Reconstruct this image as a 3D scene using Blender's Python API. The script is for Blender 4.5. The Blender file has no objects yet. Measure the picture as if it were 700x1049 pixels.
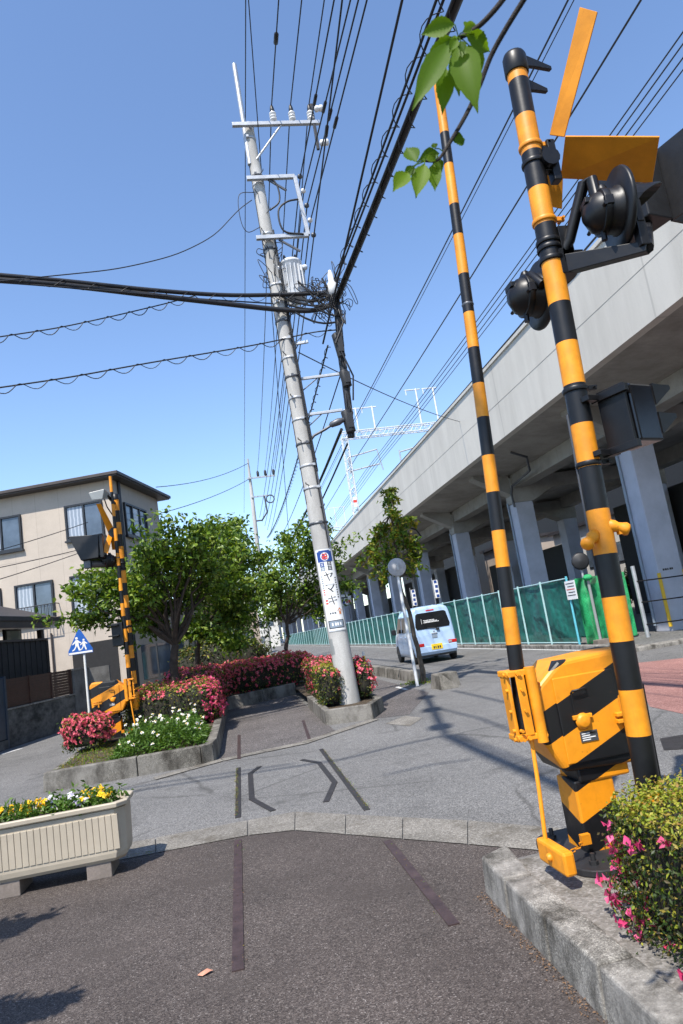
import bpy, math, random
import numpy as np
from mathutils import Vector, Matrix
rng = np.random.default_rng(7)
random.seed(7)
R = math.radians
scene = bpy.context.scene
COL = scene.collection

# ------------------------------------------------------------------ camera geometry
F, CX, CY, H = 700.0, 350.0, 524.5, 1.55
def _cam():
    r, p = R(8.8), R(9.6)
    up = np.array([-math.sin(r)*math.cos(p), math.cos(r)*math.cos(p), -math.sin(p)])
    y = np.array([246-CX, -(658-CY), -F]); y -= up*(y@up); y /= np.linalg.norm(y)
    x = np.cross(y, up)
    return np.array([x, y, up])
RM = _cam()
def ray(u, v): return RM @ np.array([u-CX, -(v-CY), -F])
O = np.array([0, 0, H])
def G(u, v, z=0.0):
    d = ray(u, v); return d*((z-H)/d[2]) + O
def atY(u, v, Y):
    d = ray(u, v); return d*(Y/d[1]) + O
def atX(u, v, X):
    d = ray(u, v); return d*(X/d[0]) + O
def hit(u, v, P0, n):
    d = ray(u, v); return d*(((np.array(P0)-O)@np.array(n))/(d@np.array(n))) + O
V = lambda *a: np.array(a, float)
def nrm(a):
    a = np.array(a, float); return a/np.linalg.norm(a)

# ------------------------------------------------------------------ mesh builder
class MB:
    def __init__(s): s.v = []; s.f = []; s.m = []; s.s = []
    def add(s, vs, fs, mi=0, smooth=False):
        o = len(s.v)
        s.v += [tuple(map(float, p)) for p in vs]
        for f in fs:
            s.f.append([i+o for i in f]); s.m.append(mi); s.s.append(smooth)
    def hexa(s, b, t, mi=0):   # 4 bottom (ccw from above), 4 top
        s.add(list(b)+list(t), [(3,2,1,0),(4,5,6,7),(0,1,5,4),(1,2,6,5),(2,3,7,6),(3,0,4,7)], mi)
    def box(s, c, size, ax=None, mi=0):
        c = np.array(c, float); hx, hy, hz = np.array(size)/2
        A = np.eye(3) if ax is None else np.array(ax)
        P = lambda x, y, z: c + A[0]*x + A[1]*y + A[2]*z
        s.hexa([P(-hx,-hy,-hz),P(hx,-hy,-hz),P(hx,hy,-hz),P(-hx,hy,-hz)],
               [P(-hx,-hy,hz),P(hx,-hy,hz),P(hx,hy,hz),P(-hx,hy,hz)], mi)
    def bx(s, x0, x1, y0, y1, z0, z1, mi=0):
        s.box(((x0+x1)/2,(y0+y1)/2,(z0+z1)/2), (x1-x0,y1-y0,z1-z0), None, mi)
    def prism(s, poly, o, ax, ay, depth, mi=0):   # poly 2D ccw, extruded along ax x ay
        o = np.array(o, float); ax = nrm(ax); ay = nrm(ay); n = np.cross(ax, ay)
        a = [o+ax*p[0]+ay*p[1] for p in poly]; b = [p+n*depth for p in a]; k = len(poly)
        s.add(a+b, [tuple(range(k))[::-1], tuple(range(k, 2*k))]+[(i,(i+1)%k,k+(i+1)%k,k+i) for i in range(k)], mi)
    def poly(s, pts, mi=0): s.add(pts, [tuple(range(len(pts)))], mi)
    def tube(s, pts, r, n=8, mi=0, caps=True, smooth=True):
        pts = [np.array(p, float) for p in pts]; k = len(pts)
        rs = [r]*k if np.isscalar(r) else r
        t0 = nrm(pts[1]-pts[0]); ref = V(0,0,1) if abs(t0[2]) < .9 else V(1,0,0)
        a = nrm(np.cross(ref, t0)); vs = []
        for i in range(k):
            t = nrm(pts[min(i+1,k-1)]-pts[max(i-1,0)])
            a = a - t*(a@t); a = nrm(a); b = np.cross(t, a)
            for j in range(n):
                w = 2*math.pi*j/n; vs.append(pts[i]+(a*math.cos(w)+b*math.sin(w))*rs[i])
        fs = [(i*n+j, i*n+(j+1)%n, (i+1)*n+(j+1)%n, (i+1)*n+j) for i in range(k-1) for j in range(n)]
        s.add(vs, fs, mi, smooth)
        if caps:
            s.add(vs[:n], [tuple(range(n))[::-1]], mi); s.add(vs[-n:], [tuple(range(n))], mi)
    def lathe(s, prof, o, axis=(0,0,1), n=16, mi=0, smooth=True):
        o = np.array(o, float); ax = nrm(axis)
        s.tube([o+ax*h + ax*1e-5*i for i, (r, h) in enumerate(prof)], [max(r, 1e-4) for r, h in prof], n, mi, True, smooth) if False else None
        ref = V(0,0,1) if abs(ax[2]) < .9 else V(1,0,0)
        a = nrm(np.cross(ref, ax)); b = np.cross(ax, a); vs = []
        for r, h in prof:
            for j in range(n):
                w = 2*math.pi*j/n; vs.append(o+ax*h+(a*math.cos(w)+b*math.sin(w))*max(r, 1e-4))
        k = len(prof)
        s.add(vs, [(i*n+j, i*n+(j+1)%n, (i+1)*n+(j+1)%n, (i+1)*n+j) for i in range(k-1) for j in range(n)], mi, smooth)
        s.add(vs[:n], [tuple(range(n))[::-1]], mi); s.add(vs[-n:], [tuple(range(n))], mi)
ROOT = {}
def build(name, mb, mats, parent=None, bevel=0, seg=2):
    me = bpy.data.meshes.new(name)
    vs = mb.v
    top = parent
    if parent is not None:
        inv = ROOT[parent.name]
        vs = [inv @ Vector(p) for p in vs]
    me.from_pydata([tuple(p) for p in vs], [], mb.f)
    for m in (mats if isinstance(mats, (list, tuple)) else [mats]): me.materials.append(m)
    me.polygons.foreach_set('material_index', mb.m)
    me.polygons.foreach_set('use_smooth', mb.s)
    me.update()
    o = bpy.data.objects.new(name, me); COL.objects.link(o)
    if parent is not None:
        o.parent = parent; ROOT[o.name] = ROOT[parent.name]
    else: ROOT[o.name] = Matrix.Identity(4)
    if bevel:
        b = o.modifiers.new('bevel', 'BEVEL'); b.width = bevel; b.segments = seg; b.limit_method = 'ANGLE'; b.angle_limit = R(40)
    return o
def thing(name, label, cat, loc=(0,0,0), group=None, rz=0):
    o = bpy.data.objects.new(name, None); COL.objects.link(o)
    o.empty_display_size = .1
    o.location = loc; o.rotation_euler = (0,0,rz)
    o['label'] = label; o['category'] = cat
    if group: o['group'] = group
    ROOT[o.name] = (Matrix.Translation(Vector(loc)) @ Matrix.Rotation(rz, 4, 'Z')).inverted()
    return o
def tag(o, label, cat, group=None, kind=None):
    o['label'] = label; o['category'] = cat
    if group: o['group'] = group
    if kind: o['kind'] = kind
    return o
def struct(o):
    o['kind'] = 'structure'; return o
def kids(o): return [c for c in bpy.data.objects if c.parent == o]
def copy_tree(o, parent=None):
    c = o.copy(); COL.objects.link(c)
    if parent is not None: c.parent = parent
    for ch in kids(o): copy_tree(ch, c)
    return c

# ------------------------------------------------------------------ materials
def nodes(name):
    m = bpy.data.materials.new(name); m.use_nodes = True
    nt = m.node_tree; b = nt.nodes['Principled BSDF']
    return m, nt, b
def nn(nt, t, **k):
    n = nt.nodes.new(t)
    for a, v in k.items():
        if a.startswith('i_'): n.inputs[a[2:].replace('_', ' ')].default_value = v
        else: setattr(n, a, v)
    return n
def ramp(nt, fac, stops, interp='LINEAR'):
    r = nt.nodes.new('ShaderNodeValToRGB'); e = r.color_ramp; e.interpolation = interp
    while len(e.elements) < len(stops): e.elements.new(.5)
    for el, (p, c) in zip(e.elements, stops):
        el.position = p; el.color = (*c, 1) if len(c) == 3 else c
    nt.links.new(fac, r.inputs['Fac']); return r.outputs['Color']
def mixc(nt, f, a, b, mode='MIX'):
    m = nt.nodes.new('ShaderNodeMix'); m.data_type = 'RGBA'; m.blend_type = mode
    for s, x in ((m.inputs['Factor'], f), (m.inputs['A'], a), (m.inputs['B'], b)):
        if isinstance(x, (int, float)): s.default_value = x
        elif isinstance(x, tuple): s.default_value = (*x, 1) if len(x) == 3 else x
        else: nt.links.new(x, s)
    return m.outputs['Result']
def mth(nt, op, a, b=None, c=None):
    m = nt.nodes.new('ShaderNodeMath'); m.operation = op
    for i, x in enumerate((a, b, c)):
        if x is None: continue
        if isinstance(x, (int, float)): m.inputs[i].default_value = x
        else: nt.links.new(x, m.inputs[i])
    return m.outputs[0]
def pos(nt, world=False):
    if world: return nt.nodes.new('ShaderNodeNewGeometry').outputs['Position']
    return nt.nodes.new('ShaderNodeTexCoord').outputs['Object']
def noise(nt, p, scale, detail=4, rough=.6, out='Fac'):
    n = nn(nt, 'ShaderNodeTexNoise'); n.inputs['Scale'].default_value = scale
    n.inputs['Detail'].default_value = detail; n.inputs['Roughness'].default_value = rough
    nt.links.new(p, n.inputs['Vector']); return n.outputs[out]
def bump(nt, b, h, strength, dist):
    n = nn(nt, 'ShaderNodeBump'); n.inputs['Strength'].default_value = strength; n.inputs['Distance'].default_value = dist
    nt.links.new(h, n.inputs['Height']); nt.links.new(n.outputs[0], b.inputs['Normal'])
def pm(name, c, var=.25, scale=6, rough=.6, metal=0, bmp=0, bscale=None, rvar=.1, spec=.5, coat=0):
    """painted / plain surface with mottling and uneven gloss"""
    m, nt, b = nodes(name); p = pos(nt)
    n = noise(nt, p, scale, 6, .65)
    lo = tuple(x*(1-var) for x in c); hi = tuple(min(1, x*(1+var*.7)) for x in c)
    nt.links.new(ramp(nt, n, [(.3, lo), (.7, hi)]), b.inputs['Base Color'])
    n2 = noise(nt, p, scale*3.1, 4)
    nt.links.new(mth(nt, 'MULTIPLY_ADD', n2, rvar*2, rough-rvar), b.inputs['Roughness'])
    b.inputs['Metallic'].default_value = metal
    b.inputs['Specular IOR Level'].default_value = spec
    b.inputs['Coat Weight'].default_value = coat
    if bmp: bump(nt, b, noise(nt, p, bscale or scale*8, 5, .7), bmp, .01)
    return m
def worn(m, dark=(.10,.045,.018), amt=.75, sc=11):
    """chips, rust specks and vertical grime runs on an existing painted surface"""
    nt = m.node_tree; b = nt.nodes['Principled BSDF']; p = pos(nt)
    src = b.inputs['Base Color'].links[0].from_socket
    sp = nn(nt, 'ShaderNodeMapping'); sp.inputs['Scale'].default_value = (1,1,.12); nt.links.new(p, sp.inputs['Vector'])
    run = ramp(nt, noise(nt, sp.outputs[0], sc*2.2, 7, .7), [(.55, (0,0,0)), (.75, (.38*amt,)*3)])
    chip = ramp(nt, noise(nt, p, sc*3.3, 9, .75), [(.645, (0,0,0)), (.675, (amt,)*3)])
    fade = noise(nt, p, sc*.3, 3)
    c = mixc(nt, 1.0, src, ramp(nt, fade, [(.35, (.86,.85,.84)), (.7, (1.12,1.12,1.12))]), 'MULTIPLY')
    c = mixc(nt, run, c, mixc(nt, 1.0, c, (.45,.40,.36), 'MULTIPLY'))
    c = mixc(nt, chip, c, dark)
    nt.links.new(c, b.inputs['Base Color'])
    return m
def stone_mix(name, stops, vscale, patch=.35, pscale=.7, bmp=.5, stain=None, cracks=False):
    m, nt, b = nodes(name); p = pos(nt, True)
    vo = nn(nt, 'ShaderNodeTexVoronoi'); vo.inputs['Scale'].default_value = vscale
    nt.links.new(p, vo.inputs['Vector'])
    bw = nn(nt, 'ShaderNodeSeparateColor'); nt.links.new(vo.outputs['Color'], bw.inputs[0])
    c = ramp(nt, bw.outputs[0], stops)
    vo2 = nn(nt, 'ShaderNodeTexVoronoi'); vo2.inputs['Scale'].default_value = vscale*.37
    nt.links.new(p, vo2.inputs['Vector'])
    bw2 = nn(nt, 'ShaderNodeSeparateColor'); nt.links.new(vo2.outputs['Color'], bw2.inputs[0])
    c = mixc(nt, .12, c, ramp(nt, bw2.outputs[1], stops))
    pn = noise(nt, p, pscale, 6, .65)
    k = ramp(nt, pn, [(.25, (1-patch,)*3), (.75, (1+patch*.6,)*3)])
    c = mixc(nt, 1.0, c, k, 'MULTIPLY')
    if stain:
        sn = noise(nt, p, stain[1], 8, .75)
        c = mixc(nt, ramp(nt, sn, [(.52, (0,0,0)), (.68, (1,1,1))]), c, stain[0])
    if cracks:
        cr = nn(nt, 'ShaderNodeTexVoronoi', feature='DISTANCE_TO_EDGE'); cr.inputs['Scale'].default_value = .45
        wp = mixc(nt, .12, p, noise(nt, p, 2.5, 5, .7, 'Color'))
        nt.links.new(wp, cr.inputs['Vector'])
        gate = ramp(nt, noise(nt, p, .4, 2), [(.42, (0,0,0)), (.5, (1,1,1))])
        cl = ramp(nt, cr.outputs['Distance'], [(.0, (1,1,1)), (.011, (0,0,0))])
        c = mixc(nt, mth(nt, 'MULTIPLY', mth(nt, 'MULTIPLY', gate, cl), .6), c, (.05,.048,.045))
    nt.links.new(c, b.inputs['Base Color']); b.inputs['Roughness'].default_value = .85
    b.inputs['Specular IOR Level'].default_value = .3
    bump(nt, b, mth(nt, 'ADD', vo.outputs['Distance'], mth(nt, 'MULTIPLY', bw.outputs[0], .6)), bmp, .006)
    return m
def concrete(name, c, stainc, sscale=3.0, amt=.6, streak=1.0, joints=None, world=False, bmp=.25, speck=0):
    m, nt, b = nodes(name); p = pos(nt, world)
    sp = nn(nt, 'ShaderNodeMapping'); sp.inputs['Scale'].default_value = (1,1,1/streak); nt.links.new(p, sp.inputs['Vector'])
    n1 = noise(nt, sp.outputs[0], sscale, 8, .7)
    n2 = noise(nt, p, 60, 5, .7)
    n3 = noise(nt, p, sscale*.23, 3)
    col = ramp(nt, n2, [(.3, tuple(x*.78 for x in c)), (.7, tuple(min(1, x*1.12) for x in c))])
    col = mixc(nt, ramp(nt, mth(nt, 'ADD', mth(nt, 'MULTIPLY', n1, .7), mth(nt, 'MULTIPLY', n3, .3)), [(.42, (0,0,0)), (.62, (amt,)*3)]), col, stainc)
    if speck:
        vo = nn(nt, 'ShaderNodeTexVoronoi'); vo.inputs['Scale'].default_value = speck; nt.links.new(p, vo.inputs['Vector'])
        sc_ = nn(nt, 'ShaderNodeSeparateColor'); nt.links.new(vo.outputs['Color'], sc_.inputs[0])
        g = ramp(nt, n3, [(.45, (0,0,0)), (.6, (.75,)*3)])
        col = mixc(nt, g, col, mixc(nt, 1.0, col, ramp(nt, sc_.outputs[0], [(0, (.35,.34,.32)), (.6, (.9,.9,.88)), (1, (1.7,1.7,1.65))]), 'MULTIPLY'))
    if joints:
        ax, period, w = joints
        s = nn(nt, 'ShaderNodeSeparateXYZ'); nt.links.new(p, s.inputs[0])
        q = mth(nt, 'FRACT', mth(nt, 'DIVIDE', s.outputs[ax], period))
        col = mixc(nt, mth(nt, 'MULTIPLY', mth(nt, 'LESS_THAN', q, w/period), .22), col, (.09,.088,.08))
    nt.links.new(col, b.inputs['Base Color']); b.inputs['Roughness'].default_value = .85
    b.inputs['Specular IOR Level'].default_value = .25
    bump(nt, b, n2, bmp, .006)
    return m
def leafmat(name, cols, trans=.35, rough=.45):
    m, nt, b = nodes(name)
    rnd = nt.nodes.new('ShaderNodeNewGeometry').outputs['Random Per Island']
    n = len(cols)
    c = ramp(nt, rnd, [(i/max(1, n-1), x) for i, x in enumerate(cols)])
    nt.links.new(c, b.inputs['Base Color']); b.inputs['Roughness'].default_value = rough
    b.inputs['Specular IOR Level'].default_value = .35
    t = nn(nt, 'ShaderNodeBsdfTranslucent')
    tc = mixc(nt, 1.0, c, (1.35,1.25,.55), 'MULTIPLY'); nt.links.new(tc, t.inputs['Color'])
    mx = nn(nt, 'ShaderNodeMixShader'); mx.inputs[0].default_value = trans
    nt.links.new(b.outputs[0], mx.inputs[1]); nt.links.new(t.outputs[0], mx.inputs[2])
    nt.links.new(mx.outputs[0], nt.nodes['Material Output'].inputs['Surface'])
    return m
def petalmat(name, cols):
    m = leafmat(name, cols, .3, .6)
    for l in m.node_tree.nodes:
        if l.type == 'MIX': l.inputs['B'].default_value = (1.1,1,1,1)
    return m
def striped(name, ca, cb, k, period, duty, rough=.35, off=0.0):
    m, nt, b = nodes(name); p = pos(nt)
    s = nn(nt, 'ShaderNodeSeparateXYZ'); nt.links.new(p, s.inputs[0])
    q = mth(nt, 'ADD', mth(nt, 'SUBTRACT', s.outputs[2], mth(nt, 'MULTIPLY', s.outputs[0], k)), off+10*period)
    q = mth(nt, 'ADD', q, mth(nt, 'MULTIPLY', s.outputs[1], -.35))
    f = mth(nt, 'LESS_THAN', mth(nt, 'FRACT', mth(nt, 'DIVIDE', q, period)), duty)
    n = noise(nt, p, 7, 7, .7)
    a2 = mixc(nt, ramp(nt, n, [(.45, (0,0,0)), (.8, (.7,.7,.7))]), ca, tuple(x*.6 for x in ca))
    c = mixc(nt, f, a2, cb)
    nt.links.new(c, b.inputs['Base Color'])
    nt.links.new(mth(nt, 'MULTIPLY_ADD', noise(nt, p, 20, 4), .3, rough-.15), b.inputs['Roughness'])
    bump(nt, b, noise(nt, p, 90, 3), .06, .004)
    return m
YEL = (.78,.285,.009)
BLK = (.006,.006,.007)
M = {}
M['road'] = stone_mix('road_asphalt', [(0,(.070,.068,.066)),(.45,(.148,.145,.141)),(.8,(.20,.196,.19)),(1,(.32,.31,.295))], 125, .34, .55, .4, ((.085,.083,.08), 1.1), True)
M['path'] = stone_mix('path_asphalt', [(0,(.032,.026,.0235)),(.45,(.080,.065,.058)),(.8,(.122,.101,.090)),(.95,(.165,.14,.125)),(1,(.28,.25,.23))], 165, .34, .9, .8, ((.066,.054,.048), 1.3))
M['path_far'] = stone_mix('old_path_asphalt', [(0,(.045,.04,.038)),(.5,(.10,.09,.086)),(.85,(.15,.135,.13)),(1,(.30,.27,.26))], 95, .3, 1.1, .5, None)
M['ground'] = stone_mix('outer_ground', [(0,(.08,.08,.078)),(1,(.2,.195,.185))], 20, .3, .3, .2)
M['red'] = stone_mix('red_paving', [(0,(.19,.09,.08)),(.6,(.28,.14,.12)),(1,(.42,.24,.21))], 90, .3, .8, .4)
M['strip'] = stone_mix('strip_concrete', [(0,(.12,.11,.095)),(.6,(.20,.185,.16)),(1,(.32,.30,.27))], 120, .45, 1.6, .45, ((.09,.078,.06), 3.0))
M['kerb'] = concrete('kerb_concrete', (.32,.30,.27), (.05,.045,.038), 7.5, .95, 2.2, None, True, .9, 220)
M['kerbdark'] = concrete('kerb_weathered', (.23,.215,.19), (.045,.04,.033), 4, .95, 1.8, None, True, .9, 160)
M['slab'] = stone_mix('island_concrete', [(0,(.14,.13,.115)),(.6,(.215,.20,.18)),(1,(.32,.30,.28))], 80, .4, 2, .45, ((.09,.08,.065), 4))
M['soil'] = stone_mix('soil', [(0,(.03,.022,.014)),(.6,(.075,.055,.036)),(1,(.15,.115,.08))], 60, .4, 3, .9)
M['polec'] = concrete('pole_concrete', (.50,.49,.465), (.29,.28,.26), 2.6, .8, 4, None, False, .15)
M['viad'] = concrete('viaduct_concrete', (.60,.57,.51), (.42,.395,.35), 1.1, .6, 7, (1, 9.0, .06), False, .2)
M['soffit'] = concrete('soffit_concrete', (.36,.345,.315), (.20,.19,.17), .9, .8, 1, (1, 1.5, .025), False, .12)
M['pillar'] = pm('pillar_paint', (.44,.46,.53), .16, 1.2, .6, 0, .05)
M['yel'] = pm('yellow_paint', YEL, .22, 9, .5, 0, .05, 60)
M['blk'] = pm('black_paint', BLK, .5, 8, .42, 0, .04, 50, .1, .4)
M['blkm'] = pm('black_matt', (.008,.0085,.010), .5, 8, .5, 0, .06, 50)
M['gloss'] = pm('black_gloss', (.006,.006,.007), .4, 6, .16, 0, .02, 40, .06)
M['orange'] = pm('orange_board', (.66,.25,.014), .18, 5, .6, 0, 0, None, .1, .2)
M['mach'] = striped('hazard_stripes', YEL, BLK, .42, .335, .52, .46, .02)
worn(M['yel']); worn(M['mach']); worn(M['blk'], (.03,.028,.026), .3); worn(M['orange'], (.3,.13,.03), .5, 6)
M['rail'] = pm('rail_steel', (.07,.045,.042), .4, 12, .55, .3, .2, 40)
M['railroad'] = pm('rail_in_asphalt', (.035,.031,.03), .4, 12, .6, .2, .2, 40)
M['planter'] = pm('planter_resin', (.43,.37,.285), .10, 4, .55, 0, .08, 60)
M['block'] = concrete('block_concrete', (.24,.20,.175), (.14,.12,.10), 6, .7)
M['bark'] = pm('bark', (.06,.043,.032), .6, 9, .9, 0, .8, 22)
M['twig'] = pm('twig_bark', (.022,.016,.013), .5, 40, .85, 0, .6, 120)
M['bark2'] = pm('bark_mottled', (.11,.085,.06), .6, 7, .9, 0, .8, 22)
M['leafA'] = leafmat('leaf_cherry', [(.035,.075,.010),(.09,.17,.018),(.16,.25,.026),(.27,.35,.07)], .35, .36)
M['leafB'] = leafmat('leaf_dark', [(.018,.045,.010),(.034,.08,.013),(.055,.115,.016),(.08,.15,.025)])
M['leafM'] = leafmat('leaf_mixed', [(.05,.11,.012),(.11,.20,.018),(.18,.27,.026),(.30,.22,.035),(.13,.23,.022)])
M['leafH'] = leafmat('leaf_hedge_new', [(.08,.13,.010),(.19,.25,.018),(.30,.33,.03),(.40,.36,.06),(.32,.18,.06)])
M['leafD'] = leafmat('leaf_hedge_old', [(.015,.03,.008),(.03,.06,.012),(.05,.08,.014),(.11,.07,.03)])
M['leafG'] = leafmat('leaf_daisy', [(.04,.09,.012),(.08,.16,.02),(.12,.21,.035)])
M['leafS'] = leafmat('leaf_sprig', [(.07,.15,.006),(.13,.24,.010),(.20,.32,.016)], .6, .55)
M['pink'] = petalmat('petal_pink', [(.55,.035,.13),(.72,.07,.22),(.80,.16,.32),(.60,.03,.10)])
M['red_f'] = petalmat('petal_red', [(.70,.065,.11),(.80,.13,.19),(.86,.27,.33),(.60,.04,.075)])
M['coral'] = petalmat('petal_coral', [(.66,.10,.13),(.74,.17,.22),(.62,.07,.12)])
M['white_f'] = petalmat('petal_white', [(.75,.75,.70),(.82,.82,.78)])
M['yellow_f'] = petalmat('petal_yellow', [(.80,.48,.01),(.86,.60,.02),(.75,.38,.01)])
M['lilac_f'] = petalmat('petal_lilac', [(.45,.38,.6),(.7,.7,.72),(.8,.8,.78)])
M['core'] = pm('hedge_twigs', (.022,.02,.012), .6, 20, .95, 0, .8, 40)
M['cable'] = pm('cable_black', (.014,.014,.016), .3, 3, .5)
M['cableg'] = pm('cable_grey', (.06,.065,.075), .3, 3, .5)
M['galv'] = pm('galvanised', (.46,.47,.48), .18, 8, .45, .5)
M['galvw'] = pm('galvanised_pale', (.68,.70,.71), .12, 3, .5, .2)
M['steel_d'] = pm('dark_steel', (.10,.105,.115), .3, 8, .45, .5)
M['ceram'] = pm('ceramic', (.75,.74,.72), .06, 8, .15)
M['trafo'] = pm('transformer_paint', (.62,.63,.64), .10, 4, .4)
M['whitep'] = pm('white_paint', (.72,.73,.72), .08, 7, .4)
M['blue'] = pm('sign_blue', (.012,.10,.42), .08, 7, .35)
M['signw'] = pm('sign_white', (.80,.80,.79), .05, 7, .4)
M['navy'] = pm('sign_navy', (.02,.06,.25), .08, 7, .4)
M['signred'] = pm('sign_red', (.62,.05,.03), .08, 7, .4)
M['signor'] = pm('sign_orange', (.62,.20,.06), .08, 7, .4)
M['ink'] = pm('ink', (.03,.028,.028), .1, 7, .5)
M['greyblue'] = pm('plate_greyblue', (.22,.27,.33), .1, 7, .4)
M['house'] = None
M['winframe'] = pm('window_frame', (.03,.032,.036), .2, 5, .4, .3)
M['roof'] = pm('roof_dark', (.035,.03,.03), .25, 3, .5)
M['roofb'] = pm('roof_brown', (.055,.042,.036), .25, 3, .5)
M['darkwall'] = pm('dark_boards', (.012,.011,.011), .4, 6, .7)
M['brown'] = pm('brown_louvre', (.060,.026,.018), .3, 8, .5)
M['gatep'] = pm('gate_panel', (.035,.05,.075), .2, 4, .4)
M['stonew'] = concrete('stone_wall', (.17,.165,.155), (.03,.03,.028), 2.6, .95, .6, None, False, .8)
M['blockw'] = concrete('block_wall', (.20,.195,.185), (.06,.058,.055), 2.2, .8, 1, (2, .2, .012), False, .4)
M['net'] = None
M['teal'] = pm('fence_post_teal', (.42,.62,.62), .12, 5, .4, .2)
M['tealb'] = pm('fence_post_blue', (.12,.48,.58), .12, 5, .4, .1)
M['van'] = pm('van_paint_blue', (.40,.55,.76), .03, 2, .22, 0, 0, None, .03, .5, .6)
M['vanw'] = pm('van_paint_white', (.78,.79,.79), .03, 2, .22, 0, 0, None, .03, .5, .6)
M['tyre'] = pm('tyre_rubber', (.018,.018,.018), .3, 10, .85)
M['hub'] = pm('wheel_hub', (.35,.36,.37), .2, 8, .35, .7)
M['plastic'] = pm('black_plastic', (.02,.02,.022), .2, 10, .5)
M['plate'] = pm('yellow_plate', (.80,.55,.02), .08, 10, .4)
M['redlens'] = pm('red_lens', (.45,.012,.012), .1, 10, .12)
M['white_marking'] = stone_mix('road_marking', [(0,(.42,.42,.41)),(1,(.68,.68,.66))], 60, .35, 3, .3, ((.20,.2,.195), 9))
M['mirback'] = pm('mirror_back', (.42,.42,.42), .2, 10, .6, 0)
M['bollw'] = pm('bollard_white', (.75,.75,.72), .06, 10, .45)
M['bolly'] = pm('bollard_yellow', (.75,.47,.03), .08, 10, .45)
M['rubberb'] = pm('base_rubber', (.02,.02,.022), .3, 10, .55)
M['paleb'] = pm('pale_building', (.62,.60,.56), .1, 1, .7)
M['leaf_dry'] = pm('dry_leaf', (.55,.25,.16), .2, 30, .6)
M['litter'] = pm('dry_litter', (.16,.09,.045), .5, 30, .8)
M['tan'] = pm('tan_wall', (.40,.33,.27), .12, 1, .7)
M['lampgrey'] = pm('lamp_grey', (.26,.275,.27), .1, 8, .4)
def glass(name, c, rough=.06):
    m, nt, b = nodes(name); p = pos(nt)
    n = noise(nt, p, 1.3, 3)
    nt.links.new(ramp(nt, n, [(.35, tuple(x*.6 for x in c)), (.65, c)]), b.inputs['Base Color'])
    b.inputs['Roughness'].default_value = rough; b.inputs['Specular IOR Level'].default_value = .8
    return m
M['glass'] = glass('window_glass', (.10,.13,.17)); M['vglass'] = glass('van_glass', (.015,.017,.02))
M['lensk'] = glass('lamp_lens', (.06,.008,.008))
def curtain():
    m, nt, b = nodes('curtain_cloth'); p = pos(nt)
    s = nn(nt, 'ShaderNodeSeparateXYZ'); nt.links.new(p, s.inputs[0])
    w = mth(nt, 'SINE', mth(nt, 'MULTIPLY', mth(nt, 'ADD', s.outputs[0], mth(nt, 'MULTIPLY', noise(nt, p, 2), .12)), 45))
    nt.links.new(ramp(nt, w, [(0, (.22,.25,.29)), (1, (.42,.45,.49))]), b.inputs['Base Color'])
    b.inputs['Roughness'].default_value = .25; b.inputs['Coat Weight'].default_value = .8; b.inputs['Coat Roughness'].default_value = .04
    return m
M['curtain'] = curtain()
def housewall(name, c, pw=.46, ph=2.9):
    m, nt, b = nodes(name); p = pos(nt)
    s = nn(nt, 'ShaderNodeSeparateXYZ'); nt.links.new(p, s.inputs[0])
    a = mth(nt, 'LESS_THAN', mth(nt, 'FRACT', mth(nt, 'DIVIDE', mth(nt, 'ADD', mth(nt, 'ADD', s.outputs[0], s.outputs[1]), 50), pw*2)), .022)
    d = mth(nt, 'LESS_THAN', mth(nt, 'FRACT', mth(nt, 'DIVIDE', s.outputs[2], ph)), .012)
    n = noise(nt, p, .9, 6, .7); n2 = noise(nt, p, 40, 4)
    col = ramp(nt, n, [(.3, tuple(x*.85 for x in c)), (.7, tuple(x*1.06 for x in c))])
    col = mixc(nt, .1, col, ramp(nt, n2, [(.3, (.2,.18,.16)), (.7, (.8,.75,.7))]))
    col = mixc(nt, mth(nt, 'MULTIPLY', mth(nt, 'MAXIMUM', a, d), .28), col, (.18,.15,.13))
    nt.links.new(col, b.inputs['Base Color']); b.inputs['Roughness'].default_value = .8
    bump(nt, b, n2, .15, .01)
    return m
M['house'] = housewall('house_cladding', (.46,.39,.315))
def netmat(name, c, scale, hole):
    m, nt, b = nodes(name); p = pos(nt)
    n = noise(nt, p, 1.6, 5, .65)
    w = nn(nt, 'ShaderNodeTexWave'); w.inputs['Scale'].default_value = .7; w.inputs['Distortion'].default_value = 6; w.inputs['Detail'].default_value = 3
    nt.links.new(p, w.inputs['Vector'])
    ck = nn(nt, 'ShaderNodeTexChecker'); ck.inputs['Scale'].default_value = scale; nt.links.new(p, ck.inputs['Vector'])
    col = ramp(nt, n, [(.3, tuple(x*.55 for x in c)), (.7, tuple(x*1.3 for x in c))])
    col = mixc(nt, mth(nt, 'MULTIPLY', ck.outputs['Fac'], .35), col, tuple(x*.5 for x in c))
    nt.links.new(col, b.inputs['Base Color']); b.inputs['Roughness'].default_value = .7
    t = nn(nt, 'ShaderNodeBsdfTransparent'); mx = nn(nt, 'ShaderNodeMixShader'); mx.inputs[0].default_value = hole
    nt.links.new(b.outputs[0], mx.inputs[1]); nt.links.new(t.outputs[0], mx.inputs[2])
    nt.links.new(mx.outputs[0], nt.nodes['Material Output'].inputs['Surface'])
    bump(nt, b, w.outputs['Fac'], .9, .12)
    return m
M['net'] = netmat('green_sheet', (.005,.125,.10), 60, .10)
M['netb'] = netmat('green_net', (.012,.34,.11), 22, .10)

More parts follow.
